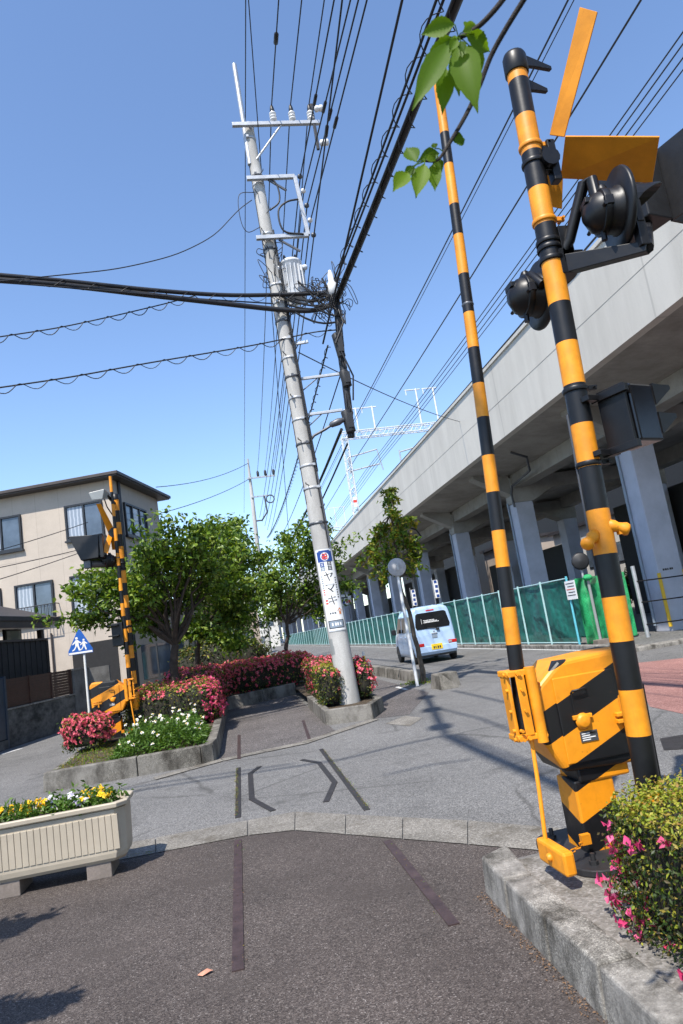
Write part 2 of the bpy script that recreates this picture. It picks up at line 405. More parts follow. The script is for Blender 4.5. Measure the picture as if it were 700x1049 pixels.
# ------------------------------------------------------------------ foliage
def frames(N, roll):
    N = N/np.linalg.norm(N, axis=1, keepdims=True)
    ref = np.where(np.abs(N[:, 2:3]) < .9, np.array([[0,0,1.]]), np.array([[1.,0,0]]))
    a = np.cross(ref, N); a /= np.linalg.norm(a, axis=1, keepdims=True); b = np.cross(N, a)
    c, s = np.cos(roll)[:, None], np.sin(roll)[:, None]
    return a*c+b*s, b*c-a*s, N
def leaves(name, groups, parent=None):
    """groups: list of (P, N, length, width, fold, material); one folded blade per point"""
    vs, fs, mi, mats, off = [], [], [], [], 0
    for P, N, L, W, fold, mat in groups:
        n = len(P)
        if n == 0: continue
        a, b, N = frames(np.array(N, float), rng.uniform(0, 2*math.pi, n))
        L = (np.ones(n)*L*rng.uniform(.65, 1.25, n))[:, None]; W = (np.ones(n)*W*rng.uniform(.7, 1.2, n))[:, None]
        droop = N*L*rng.uniform(-.25, .05, n)[:, None]
        q = np.stack([P, P+a*L*.45+b*W*.5+N*W*fold, P+a*L+droop, P+a*L*.45-b*W*.5+N*W*fold], 1).reshape(-1, 3)
        vs.append(q); idx = np.arange(n)*4+off
        f = np.stack([np.stack([idx, idx+1, idx+2], 1), np.stack([idx, idx+2, idx+3], 1)], 1).reshape(-1, 3)
        fs.append(f); mi += [len(mats)]*(2*n); mats.append(mat); off += 4*n
    vs = np.concatenate(vs); fs = np.concatenate(fs)
    if parent is not None:
        iv = np.array(ROOT[parent.name]); vs = vs@iv[:3, :3].T + iv[:3, 3]
    me = bpy.data.meshes.new(name)
    me.vertices.add(len(vs)); me.vertices.foreach_set('co', vs.ravel())
    me.loops.add(fs.size); me.loops.foreach_set('vertex_index', fs.ravel())
    me.polygons.add(len(fs)); me.polygons.foreach_set('loop_start', np.arange(len(fs))*3)
    for m in mats: me.materials.append(m)
    me.polygons.foreach_set('material_index', mi)
    me.update(calc_edges=True); me.validate()
    o = bpy.data.objects.new(name, me); COL.objects.link(o)
    if parent is not None: o.parent = parent; ROOT[o.name] = ROOT[parent.name]
    else: ROOT[o.name] = Matrix.Identity(4)
    return o
def randdir(n, upbias=0.0):
    d = rng.normal(size=(n, 3)); d /= np.linalg.norm(d, axis=1, keepdims=True); d[:, 2] += upbias; return d
def limb(mb, p0, p1, r0, r1, bend=.1, k=5, n=7, mi=0):
    p0, p1 = np.array(p0), np.array(p1); L = np.linalg.norm(p1-p0); o = rng.normal(size=3)*bend*L
    pts = [p0+(p1-p0)*t+o*math.sin(math.pi*t)+rng.normal(size=3)*.012*L for t in np.linspace(0, 1, k)]
    pts[0] = p0; pts[-1] = p1
    mb.tube(pts, list(np.linspace(r0, r1, k)), n, mi); return pts
def tree(name, label, base, forks, tips, r0, leafm, nleaf, lsize, spread, bark, group=None, cat='tree', dens=None):
    """base point, list of fork points (main limbs leave the last one), list of tip centres for leaf clumps"""
    t = thing(name, label, cat, base, group)
    mb = MB(); base = np.array(base); p = base; r = r0
    for i, f in enumerate(forks):
        f = np.array(f); limb(mb, p, f, r, r*.78, .05, 5, 9); p = f; r *= .78
    tr = build('trunk', mb, bark, t)
    lb = MB(); P = []; N = []
    for tip in tips:
        tip = np.array(tip, float)
        mid = p+(tip-p)*rng.uniform(.4, .6)+np.array([0,0,rng.uniform(-.1,.25)])
        pts = limb(lb, p, mid, r*.6, r*.34, .08, 4, 6)[:-1]+limb(lb, mid, tip, r*.34, r*.1, .1, 5, 5)
        nsub = 5
        for k in range(nsub):
            q = pts[3+k % 5]; e = tip+rng.normal(size=3)*spread*np.array([1.,1.,.6])
            sp = limb(lb, q, e, r*.13, r*.04, .08, 4, 4)
            n = int(nleaf/len(tips)/nsub)
            w = rng.uniform(.25, 1.1, n)
            c = np.array(q)[None]*(1-w[:, None])+np.array(e)[None]*w[:, None]
            P.append(c+rng.normal(size=(n, 3))*spread*np.array([.42,.42,.24])); N.append(randdir(n, .7))
    build('limbs', lb, bark, t)
    P = np.concatenate(P); N = np.concatenate(N); dk = rng.random(len(P)) < .16
    leaves('crown', [(P[~dk], N[~dk], lsize, lsize*.55, .18, leafm), (P[dk], N[dk], lsize*.9, lsize*.5, .18, M['leafB'])], t)
    return t
SUNK = 1/math.tan(R(57)); SUNV = V(.55*SUNK, .835*SUNK, -1)   # shadow shift per metre of height
def smooth(pts, k=6):
    P = np.array(pts, float); P = np.concatenate([[2*P[0]-P[1]], P, [2*P[-1]-P[-2]]]); out = []
    for i in range(1, len(P)-2):
        for t in np.linspace(0, 1, k, endpoint=False):
            out.append(.5*(2*P[i]+(P[i+1]-P[i-1])*t+(2*P[i-1]-5*P[i]+4*P[i+1]-P[i+2])*t*t+(3*P[i]-P[i-1]-3*P[i+1]+P[i+2])*t**3))
    return out+[P[-2]]
def roundbox(B, w, power):
    q = B/w; sc = (np.abs(q)**power).sum(1)**(-1/power)
    return B*sc[:, None], q
def shell_points(n, c, half, rz, top_bias=1.0, power=4, jit=.06, lump=.05):
    """points spread evenly over an uneven rounded box (sides and top)"""
    c = np.array(c); w = np.array(half, float)
    A = np.array([w[1]*w[2], w[1]*w[2], w[0]*w[2], w[0]*w[2], w[0]*w[1]*1.15]); f = rng.choice(5, n, p=A/A.sum())
    B = rng.uniform(-1, 1, (n, 3))
    for k, (ax, sg) in enumerate(((0,1),(0,-1),(1,1),(1,-1),(2,1))): B[f == k, ax] = sg
    P, q = roundbox(B*w, w, power)
    d = P/np.linalg.norm(P, axis=1, keepdims=True)
    g = np.sin(P[:, 0]*7.3+1.1)*np.sin(P[:, 1]*6.1+.4)+np.sin(P[:, 2]*9+P[:, 0]*4)
    nn_ = np.sign(q)*np.abs(P/w)**(power-1)/w; nn_ /= np.linalg.norm(nn_, axis=1, keepdims=True)
    P = P + nn_*(lump*g[:, None]*.6) + rng.normal(size=P.shape)*jit*.4 - nn_*np.abs(rng.normal(size=n))[:, None]*jit
    cs, sn = math.cos(rz), math.sin(rz); Rz = np.array([[cs,-sn,0],[sn,cs,0],[0,0,1]])
    return P@Rz.T+c, nn_@Rz.T
def core(mb, c, half, rz, mi=0, k=.86, power=4):
    c = np.array(c); w = np.array(half, float); n = 10
    cs, sn = math.cos(rz), math.sin(rz); Rz = np.array([[cs,-sn,0],[sn,cs,0],[0,0,1]])
    ins = .05+.05*w.min()
    for ax, sg in ((0,1),(0,-1),(1,1),(1,-1),(2,1)):
        u = np.linspace(-1, 1, n+1); a, b = np.meshgrid(u, u); B = np.zeros(((n+1)**2, 3)); o = [i for i in range(3) if i != ax]
        B[:, ax] = sg; B[:, o[0]] = a.ravel(); B[:, o[1]] = b.ravel()
        w2 = w-ins; P, _ = roundbox(B*w2, w2, power)
        fs = [(i*(n+1)+j, i*(n+1)+j+1, (i+1)*(n+1)+j+1, (i+1)*(n+1)+j) for i in range(n) for j in range(n)]
        mb.add(P@Rz.T+c, fs, mi, True)
def flower_pts(P, N, n, zone=None, out=.02):
    idx = np.arange(len(P))
    if zone is not None: idx = idx[zone(P, N)]
    if len(idx) == 0: return np.zeros((0,3)), np.zeros((0,3))
    i = rng.choice(idx, min(n, len(idx)), replace=False)
    return P[i]+N[i]*out, N[i]
def blossoms(P, N, size, mat, petals=5, tilt=.5):
    """each blossom a ring of petals as leaf blades"""
    PP, NN = [], []
    n = len(P)
    for k in range(petals):
        PP.append(P); NN.append(N+rng.normal(size=(n, 3))*tilt)
    return (np.concatenate(PP), np.concatenate(NN), size, size*.85, .25, mat)
def hedge(name, label, c, half, rz, nl, lsize, fl=(), group=None, cat='hedge', top_new=.5, power=4, jit=.07, lump=.05):
    t = thing(name, label, cat, (c[0], c[1], c[2]-half[2]), group)
    mb = MB(); core(mb, c, half, rz, 0, .84, power)
    build('twigs', mb, M['core'], t)
    P, N = shell_points(nl, c, half, rz, 1, power, jit, lump)
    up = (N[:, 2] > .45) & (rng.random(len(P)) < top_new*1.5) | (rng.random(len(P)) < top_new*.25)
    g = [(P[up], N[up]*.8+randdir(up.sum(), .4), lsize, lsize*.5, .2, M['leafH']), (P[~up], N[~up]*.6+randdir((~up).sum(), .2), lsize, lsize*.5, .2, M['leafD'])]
    leaves('foliage', g, t)
    for mat, n, size, zone in fl:
        FP, FN = flower_pts(P, N, n, zone, size*(.3 if lsize > .03 else .5))
        if len(FP): leaves('blossom', [blossoms(FP, FN, size, mat)], t)
    return t
# ------------------------------------------------------------------ ground, roads, paths
def sheet(name, pts, z, m, kind='structure'):
    mb = MB(); mb.poly([(p[0], p[1], z) for p in pts]); o = build(name, mb, m); o['kind'] = kind; return o
sheet('ground', [(-900,-900),(900,-900),(900,900),(-900,900)], -.02, M['ground'])
sheet('road', [(-60,-30),(60,-30),(60,300),(-60,300)], -.008, M['road'])
# paved path in front of the crossing (old rail bed)
near_edge = [(-9,6.35),(-.88,6.14),(-.13,6.11),(.25,5.98),(1.34,4.79),(1.75,4.33)]
far_edge = [(-9,6.9),(-.94,6.63),(.3,6.57),(1.51,5.29),(2.05,4.62)]
sheet('path', near_edge[::-1]+[(-9,-12),(6,-12),(6,2),(1.75,4.33)][:3]+[(1.75,2.0)], 0, M['path'])
mb = MB()
n_ = [np.array(p) for p in near_edge]; f_ = [np.array(p) for p in [(-9,6.9),(-.94,6.63),(-.13,6.6),(.3,6.57),(1.51,5.29),(2.05,4.62)]]
for i in range(5):
    a, b, c, d = n_[i], n_[i+1], f_[i+1], f_[i]
    L = max(1, int(round(np.linalg.norm(b-a)/.6)))
    for k in range(L):
        t0, t1 = (k+.008)/L, (k+1-.008)/L
        q = [a+(b-a)*t0, a+(b-a)*t1, d+(c-d)*t1, d+(c-d)*t0]
        mb.poly([(p[0], p[1], .005) for p in q])
build('kerb_strip', mb, M['strip'])['kind'] = 'structure'
fs = [(-1.3,9.66),(-.43,10.18),(.78,10.38),(2.11,11.55)]
fs2 = [(-1.36,9.88),(-.47,10.4),(.70,10.62),(2.0,11.72)]
mb = MB()
for i in range(3):
    a, b, c, d = [np.array(p) for p in (fs[i], fs[i+1], fs2[i+1], fs2[i])]
    L = max(1, int(round(np.linalg.norm(b-a)/.6)))
    for k in range(L):
        t0, t1 = (k+.01)/L, (k+.99)/L
        q = [a+(b-a)*t0, a+(b-a)*t1, d+(c-d)*t1, d+(c-d)*t0]
        mb.poly([(p[0], p[1], .003) for p in q])
build('kerb_strip', mb, M['strip'])['kind'] = 'structure'
sheet('path', [(-.5,10.4),(.70,10.62),(1.3,11.2),(1.27,19.4),(-.5,18.1)], -.002, M['path_far'])
sheet('pavement', [(2.0,11.8),(2.6,11.5),(3.7,14.2),(3.75,30),(2.3,30),(2.3,14)], -.003, M['path_far'])
sheet('pavement', [(5.0,8.35),(4.9,7.4),(9.5,4.0),(14,8.5),(7.6,13.1),(6.9,11.9)], -.004, M['red'])
mb = MB(); mb.bx(8.6,40,15.1,15.45,-.05,.09); mb.bx(9.25,9.45,15.45,160,-.05,.1)
struct(build('kerb', mb, M['kerb'], None, .02))
sheet('pavement', [(9.45,15.45),(40,15.45),(40,260),(9.45,260)], .012, M['ground'])
# concrete patch, manhole, painted shadow
sheet('concrete_patch', [G(395,741)[:2], G(415,733)[:2], G(433,735)[:2], G(420,743.5)[:2]][::-1], -.003, M['strip'])
sheet('asphalt_patch', [G(676,756)[:2], G(700,752)[:2], G(712,766)[:2], G(680,768)[:2]][::-1], -.004, M['railroad'])  # cast shadow of the gate machine, painted as a dark sheet on the road
# painted line pieces on the side street and road
for a, b, w in (((0,773),(22,766.5),.14),((75,760),(84,756.5),.14)):
    p, q = G(*a)[:2], G(*b)[:2]; d = nrm(q-p); s = V(-d[1], d[0])*w/2
    o = sheet('road_marking', [p-s, q-s, q+s, p+s], -.003, M['white_marking'])
p, q = G(392,699)[:2], G(402,703)[:2]
sheet('road_marking', [(3.5,15.5),(3.59,15.5),(3.59,16.5),(3.5,16.5)], -.002, M['white_marking'])
sheet('road_marking', [(9.0,16),(9.12,16),(9.12,150),(9.0,150)], -.003, M['white_marking'])
sheet('road_marking', [(4.35,20),(4.47,20),(4.47,150),(4.35,150)], -.003, M['white_marking'])

# old rails set in the paving
def strip_rail(pts, w, z, m, label, grp):
    mb = MB()
    P = [np.array([p[0], p[1], z]) for p in pts]
    for i in range(len(P)-1):
        d = nrm(P[i+1]-P[i]); s = V(-d[1], d[0], 0)*w/2; a, b = P[i]-d*(w*.2 if i else 0), P[i+1]+d*(w*.2 if i < len(P)-2 else 0)
        zo = .0006*i
        mb.hexa([a-s+V(0,0,-.03), b-s+V(0,0,-.03), b+s+V(0,0,-.03), a+s+V(0,0,-.03)], [a-s+V(0,0,zo), b-s+V(0,0,zo), b+s+V(0,0,zo), a+s+V(0,0,zo)])
    tag(build('embedded_rail', mb, m), label, 'rail', grp)
GR = 'old rails set in the paving'
g2 = lambda *pts: [G(*p)[:2] for p in pts]
strip_rail(g2((244,995),(244,861)), .06, .007, M['rail'], 'brown steel rail flush in the near path, the left one, pointing at the far path', GR)
strip_rail(g2((465.5,948),(397,862)), .06, .007, M['rail'], 'brown steel rail flush in the near path, slanting, nearest the raised concrete kerb', GR)
strip_rail(g2((244,837),(244.5,786)), .055, -.001, M['railroad'], 'dark straight rail strip in the grey road, left of the bent strips', GR)
strip_rail(g2((376,829),(329,767)), .055, -.001, M['railroad'], 'dark straight rail strip in the grey road, right of the bent strips', GR)
strip_rail(g2((280,830),(258,818),(256.5,792),(266,785)), .058, -.001, M['railroad'], 'bent bracket-shaped dark guard strip in the road, the left one of the pair', GR)
strip_rail(g2((334,821),(343,801),(327,781),(309,778)), .058, -.001, M['railroad'], 'bent bracket-shaped dark guard strip in the road, the right one of the pair', GR)
strip_rail(g2((245,777),(245,753)), .05, .004, M['rail'], 'rusty thin rail in the far path beside the flowering hedge', GR)
strip_rail(g2((317,757),(310.5,738)), .05, .004, M['rail'], 'rusty thin rail in the far path beside the utility pole planter', GR)
# grit and moss beside rails and kerbs
P = []
K0, K1 = G(496,917), G(622,1049); t = rng.random(300)[:, None]; KP = K0+(K1-K0)*t; KP[:, 0] -= np.abs(rng.normal(size=300))*.03; KP[:, 1] += rng.normal(size=300)*.02; KP[:, 2] = .006
for (a, b, n) in (((244.5,990),(244,862),60),((397,862),(465,948),40),((242.3,836),(242.6,787),420),((331.5,768),(379,829),320),((160,873),(130,877),60)):
    A, B = G(*a), G(*b); t = rng.random(n)[:, None]
    q = A+(B-A)*t; q[:, :2] += rng.normal(size=(n, 2))*(.010 if n in (420,320) and b[1] < 850 else .024); q[:, 2] = .006; P.append(q)
P = np.concatenate(P)
o = leaves('grit_and_moss', [(KP, randdir(len(KP), 1.5), .012, .007, .2, M['litter']), (P[::2], randdir(len(P[::2]), 1.5), .010, .007, .2, M['litter']), (P[1::2], randdir(len(P[1::2]), 1.5), .012, .008, .2, M['leafM'])])
o['kind'] = 'stuff'; o['label'] = 'dry litter and moss along the rails and the kerb foot'; o['category'] = 'litter'
# fallen leaf
mb = MB(); c = G(210,998.5)+V(0,0,.006)
vs = [c+V(-.035,-.01,.004), c+V(-.01,-.022,.0), c+V(.03,-.012,.010), c+V(.042,.006,.003), c+V(.012,.02,.012), c+V(-.02,.016,.002), c+V(.0,0,.014)]
mb.add(vs, [(6,i,(i+1) % 6) for i in range(6)], 0, True)
tag(build('fallen_leaf', mb, M['leaf_dry']), 'small dry pinkish leaf lying alone on the near path', 'leaf')

# ------------------------------------------------------------------ islands
def kerb_run(pts, w, h, m, seglen=.6, inner=1):
    """row of kerb blocks along a polyline; body on the left side of travel if inner=1"""
    mb = MB()
    P = [np.array(p, float)[:2] for p in pts]
    nrmls = []
    for i in range(len(P)):
        d0 = nrm(P[i]-P[i-1]) if i else None; d1 = nrm(P[i+1]-P[i]) if i < len(P)-1 else None
        ns = [V(-d[1], d[0])*inner for d in (d0, d1) if d is not None]
        if len(ns) == 2:
            s = nrm(ns[0]+ns[1]); nrmls.append(s/max(.4, s@ns[0]))
        else: nrmls.append(ns[0])
    for i in range(len(P)-1):
        a, b = P[i], P[i+1]; na, nb = nrmls[i], nrmls[i+1]
        L = max(1, int(round(np.linalg.norm(b-a)/seglen)))
        for k in range(L):
            g = .006/np.linalg.norm(b-a)
            t0, t1 = k/L+g, (k+1)/L-g
            jz = rng.uniform(-.005, .005)
            p0, p1 = a+(b-a)*t0, a+(b-a)*t1; m0, m1 = na+(nb-na)*t0, na+(nb-na)*t1
            hh = h+jz
            q = [p0, p1, p1+m1*w, p0+m0*w] if inner == 1 else [p1, p0, p0+m0*w, p1+m1*w]
            q2 = [x.copy() for x in q]
            if inner == 1: q2[0] = p0+m0*.012; q2[1] = p1+m1*.012
            else: q2[0] = p1+m1*.012; q2[1] = p0+m0*.012
            mb.hexa([(*x, -.05) for x in q], [(*x, hh) for x in q2])
    return build('kerb', mb, m, None, .012, 2)
struct(kerb_run([(1.10,-3),(1.13,1.4),(1.14,2.65),(1.15,3.60)], .165, .19, M['kerb'], .62, -1))
mb = MB(); q = [(1.15,3.612),(1.315,3.612),(1.375,4.10),(1.165,3.99)]; q2 = [(1.162,3.612),(1.315,3.612),(1.372,4.092),(1.178,3.985)]
mb.hexa([(*p,-.05) for p in q], [(*p,.187) for p in q2]); struct(build('kerb', mb, M['kerb'], None, .014))
mb = MB(); mb.poly([(1.2,-3,.155),(3.6,-3,.155),(3.6,3.9,.155),(1.34,3.9,.155),(1.2,3.7,.155)]); mb.poly([(1.33,3.9,.155),(3.6,3.9,.155),(3.65,4.5,.0),(1.42,4.36,.0)])
struct(build('island', mb, M['slab']))
# soil under near hedge
sheet('soil', [(1.5,-2),(1.52,2.9),(3.4,2.9),(3.4,-2)], .161, M['soil'])
# left island
struct(kerb_run([(-2.84,10.27),(-1.6,10.24),(-.72,10.22),(-.55,10.36),(-.5,10.8),(-.5,18.0)], .15, .25, M['kerbdark'], .9, 1))
struct(kerb_run([(-.5,18.02),(1.35,19.35)], .15, .3, M['kerbdark'], 1.0, 1))
sheet('soil', [(-2.8,10.35),(-.65,10.35),(-.55,10.9),(-.55,18.1),(1.35,19.5),(2.2,19.5),(2.2,60),(-3.4,60),(-2.85,13.4)], .2, M['soil'])
struct(kerb_run([(-2.86,10.3),(-2.95,13.4),(-3.4,60)][::-1], .12, .215, M['kerbdark'], 1.2, 1))
# pole planter
struct(kerb_run([(1.27,15.3),(1.25,11.98),(2.04,11.73),(2.42,12.6),(2.42,15.3)], .13, .24, M['kerbdark'], .8, 1))
sheet('soil', [(1.3,12.02),(2.0,11.85),(2.36,12.6),(2.36,19.4),(1.3,19.3)], .19, M['soil'])

# ------------------------------------------------------------------ barrier machine (built once, mirrored for the far side)
def machine(label, base, mx, box_sx, label_plate=True, boom_top=None, boom_bands=None, boom_lean=(0,0), name='barrier_machine', yaw=0, wb=True):
    """local frame: x right along the box front, y depth away, z up from the base; mx=-1 mirrors it"""
    t = thing(name, label, 'crossing gate', base, 'level crossing gate machines', yaw)
    inv = ROOT[t.name]; W = inv.inverted()
    L = lambda x, y, z: np.array(W @ Vector((x*mx, y, z)))
    def mbx(mb, x0, x1, y0, y1, z0, z1, mi=0):
        if mx < 0: x0, x1 = x1, x0
        mb.hexa([L(x0,y0,z0),L(x1,y0,z0),L(x1,y1,z0),L(x0,y1,z0)], [L(x0,y0,z1),L(x1,y0,z1),L(x1,y1,z1),L(x0,y1,z1)], mi)
    # body: tapered front outline with sloped shoulder
    prof = [(-.02,.46),(.46,.44),(.50,.50),(.52,1.00),(.47,1.06),(.06,1.04),(-.03,.97),(-.12,.90),(-.13,.68)]
    k = len(prof); mb = MB()
    if mx < 0: prof = prof[::-1]
    for (y0, y1, s0, s1) in ((0,.30,1,1),):
        f = [L(x, y0, z) for x, z in prof]; b = [L(x, y1, z) for x, z in prof]
        mb.add(f+b, [tuple(range(k)), tuple(range(k, 2*k))[::-1]]+[((i+1) % k, i, k+i, k+(i+1) % k) for i in range(k)])
    body = build('body', mb, M['mach'], t, .028, 3)
    # front door lip, seam
    mb = MB(); mbx(mb, .0,.36,-.012,-.001,.50,.955); build('door', mb, M['mach'], t, .010, 2)
    mb = MB(); mb.tube([L(.09,-.012,.86), L(.09,-.035,.875), L(.17,-.035,.88), L(.18,-.012,.875)], .006, 6)
    mb.tube([L(.09,-.02,.87), L(.088,-.016,.78), L(.095,-.013,.70)], .0035, 5)
    build('handle', mb, M['blkm'], t)
    mb = MB(); mb.lathe([(.04,0),(.045,.012),(.03,.03),(0,.033)], L(.125,-.012,.71), L(0,-1,0)-L(0,0,0), 14); mbx(mb,.07,.18,-.03,-.012,.722,.745)
    build('latch', mb, M['yel'], t, .003)
    mb = MB()
    for dz in (.70,.665): mbx(mb, .315,.47,-.045,-.013,dz,dz+.022)
    mbx(mb,.36,.385,-.05,-.012,.61,.72)
    build('hinge', mb, M['yel'], t, .004)
    if label_plate:
        mb = MB(); mbx(mb, .095,.195,-.017,-.0125,.60,.655, 0)
        for r in range(4): mbx(mb, .103,.150+.03*(r % 2),-.0185,-.0175,.608+r*.011,.613+r*.011, 1)
        mbx(mb,.15,.19,-.0185,-.0175,.636,.648,2)
        build('plate', mb, [M['steel_d'], M['signw'], M['ink']], t)
    # lower skirt and pedestal
    mb = MB(); mbx(mb, .06,.36,.03,.27,.385,.46); build('skirt', mb, M['mach'], t, .012)
    mb = MB(); mbx(mb, .03,.26,.04,.26,.02,.40); build('pedestal', mb, M['mach'], t, .012)
    mb = MB(); q = []
    for i in range(28):
        w = 2*math.pi*i/28; cx_, cy_ = math.cos(w), math.sin(w)
        q.append((.16+.30*np.sign(cx_)*abs(cx_)**.55, .13+.36*np.sign(cy_)*abs(cy_)**.55))
    if mx < 0: q = q[::-1]
    bt = [L(x,y,0) for x, y in q]; tp = [L(x,y,.035) for x, y in q]; kk = len(q)
    mb.add(bt+tp, [tuple(range(kk))[::-1], tuple(range(kk,2*kk))]+[(i,(i+1)%kk,kk+(i+1)%kk,kk+i) for i in range(kk)])
    build('base_plate', mb, M['rubberb'], t, .006)
    for bxx in (-.02,.34):
        for by in (-.12,.36):
            mb = MB(); mb.lathe([(.024,.035),(.024,.055),(.013,.055),(.013,.09),(0,.092)], L(bxx,by,0), (0,0,1), 6, 0, False)
            build('anchor_bolt', mb, M['rubberb'], t)
    # boom holder: two plates joined by tubes and a front cheek
    mb = MB()
    for z0 in (.665,1.00): mbx(mb, -.262,-.09,-.035,.10,z0,z0+.032)
    mbx(mb, -.258,-.238,-.012,.085,.66,1.035)
    mbx(mb, -.215,-.165,-.040,-.028,.69,1.005)
    mb.tube([L(-.125,-.03,.645),L(-.125,-.03,1.04)], .030, 12)
    for z0 in (.675,.72,.82,.93,1.015):
        mb.tube([L(-.272,.0,z0),L(-.252,0,z0)], .012, 6); mb.tube([L(-.235+.04*(z0>.8),-.055,z0),L(-.235+.04*(z0>.8),-.025,z0)], .010, 6)
    for x0 in (-.25,-.20,-.11): mb.tube([L(x0,-.05,1.016),L(x0,-.034,1.016)], .014, 6); mb.tube([L(x0,-.05,.68),L(x0,-.034,.68)], .013, 6)
    mbx(mb,-.12,-.085,-.01,.12,.70,1.0)
    build('boom_holder', mb, M['yel'], t, .005)
    # boom, raised upright
    b0 = L(-.19,.03,.70); b1 = np.array(boom_top)
    mb = MB(); zs = [b0[2]]+list(boom_bands)+[b1[2]]
    for i in range(len(zs)-1):
        P = [b0+(b1-b0)*((z-b0[2])/(b1[2]-b0[2])) for z in (zs[i], zs[i+1])]
        rr = [.043+(.028-.043)*((z-b0[2])/(b1[2]-b0[2])) for z in (zs[i], zs[i+1])]
        mb.tube(P, rr, 16, i % 2, i in (0, len(zs)-2))
    boom = build('boom', mb, [M['blk'], M['yel']], t)
    for zf in (.62,):
        pc = b0+(b1-b0)*zf; mb = MB(); mb.lathe([(.034,-.008),(.038,0),(.034,.008)], pc, b1-b0, 14); build('joint_ring', mb, M['steel_d'], boom)
    # counterweight rod, weight, chain
    mb = MB(); mb.tube([L(-.175,0,.68), L(-.20,-.03,.40), L(-.225,-.05,.16)], .012, 8); build('counterweight_rod', mb, M['yel'], t)
    mb = MB(); c = L(-.225,-.15,.125); ax = nrm(L(.01,-.5,.0)-L(0,0,0)); ay = np.cross((0,0,1), ax)
    mb.box(c, (.30,.06,.11), [ax, ay, V(0,0,1)]); wbo = build('counterweight', mb, M['yel'], t, .013)
    mb = MB(); mb.lathe([(.02,0),(.02,.012),(.012,.02)], c-ay*.03*(1 if ay[0]>0 else -1), -ay*(1 if ay[0]>0 else -1), 10); build('bolt', mb, M['yel'], wbo)
    mb = MB(); A = L(-.19,-.10,.13); B = L(.0,-.03,.13)
    for i in range(7):
        p = A+(B-A)*(i/6.); p[2] -= .03*math.sin(math.pi*i/6); d = nrm(B-A); s = (V(0,0,1) if i % 2 else nrm(np.cross(d,(0,0,1))))
        mb.tube([p-d*.014+s*.008, p+d*.014+s*.008, p+d*.014-s*.008, p-d*.014-s*.008, p-d*.014+s*.008], .0035, 5)
    mb.box(B+V(0,0,.0), (.05,.03,.05))
    build('chain', mb, M['yel'], t)
    return t
bt_ = atY(449,88,3.68)
bb = [atY(455+(528-455)*(y-110)/558, y, 3.68)[2] for y in (660,622,581,543.6,504.5,467,428,393.6,357,321,281.7,241.4,210.4,169,137)]
machine('striped gate machine on the near kerb island beside the clipped hedge, its boom raised', (1.64,3.64,.157), 1, .5, True, bt_, bb)
ft = atY(113,488,13.2)
fb = list(np.linspace(1.45, 4.75, 15))
machine('striped gate machine of the far side, behind the white daisies, half covered by pink azaleas', (-2.45+.2,13.25,.22), -1, .5, True, ft, fb)

# ------------------------------------------------------------------ near crossing signal
SB = V(1.862,3.3,.15); ST = V(2.024,3.3,4.675)
def sp(z): return SB+(ST-SB)*((z-SB[2])/(ST[2]-SB[2]))
sig = thing('crossing_signal', 'tall striped crossing signal post close by, its boards and black lamps seen from behind', 'crossing signal', SB, 'level crossing signal posts')
zs = [.17,.30,.55,.813,1.036,1.274,1.5,1.721,1.957,2.188,2.427,2.649,2.893,3.125,3.374,3.604,3.833,4.066,4.305,4.541,4.675]
mb = MB()
# from 1.036 (black/yellow edges measured)
cols = {}
for i in range(len(zs)-1):
    mid = (zs[i]+zs[i+1])/2
    k = [z for z in zs if z <= mid]
    mb.tube([sp(zs[i]), sp(zs[i+1])], .0595, 24, (i+1) % 2, i in (0, len(zs)-2))
build('pole', mb, [M['yel'], M['blk']], sig)
axd = nrm(ST-SB)
mb = MB(); mb.lathe([(.066,-.13),(.070,-.125),(.070,-.02),(.062,.0),(.03,.012),(0,.014)], ST+axd*.05, axd, 20); build('cap', mb, M['blk'], sig)
U = nrm(V(.45,-.9,0)); Wd = nrm(V(.9,.45,0)); Z = V(0,0,1)
for z, l in ((4.70,.24),(4.53,.17)):
    mb = MB(); c = sp(z)
    a = nrm(V(.95,.3,.05))
    n_ = np.cross(a, Z)
    mb.prism([(0,-.035),(l*.4,-.022),(l,-.012),(l,.012),(l*.4,.035),(0,.05)], c+a*.05+n_*-.012, a, Z, .024); build('top_bracket', mb, M['blk'], sig, .003)
# clamps
for z in (4.11,4.0,3.63,3.50,3.46,3.39,2.62,2.205):
    mb = MB(); mb.lathe([(.060,-.014),(.068,-.012),(.070,0),(.068,.012),(.060,.014)], sp(z), axd, 22)
    mb.box(sp(z)+V(.085,-.02,0), (.05,.022,.026)); mb.tube([sp(z)+V(.095,-.05,0), sp(z)+V(.095,.02,0)], .008, 6)
    build('clamp_band', mb, M['yel'] if z in (4.11,3.63) else M['blk'], sig, .002)
# crossbuck: four half boards on a bracket
C0 = atY(566,166,3.28)
mb = MB(); mb.box((C0+sp(4.03))/2+V(.02,0,0), (.12,.05,.16)); mb.box(C0, (.05,.06,.26)); mb.lathe([(.055,-.03),(.055,.03)], C0+V(-.035,-.03,0), (0,1,0), 12)
build('crossbuck_bracket', mb, M['blk'], sig, .006)
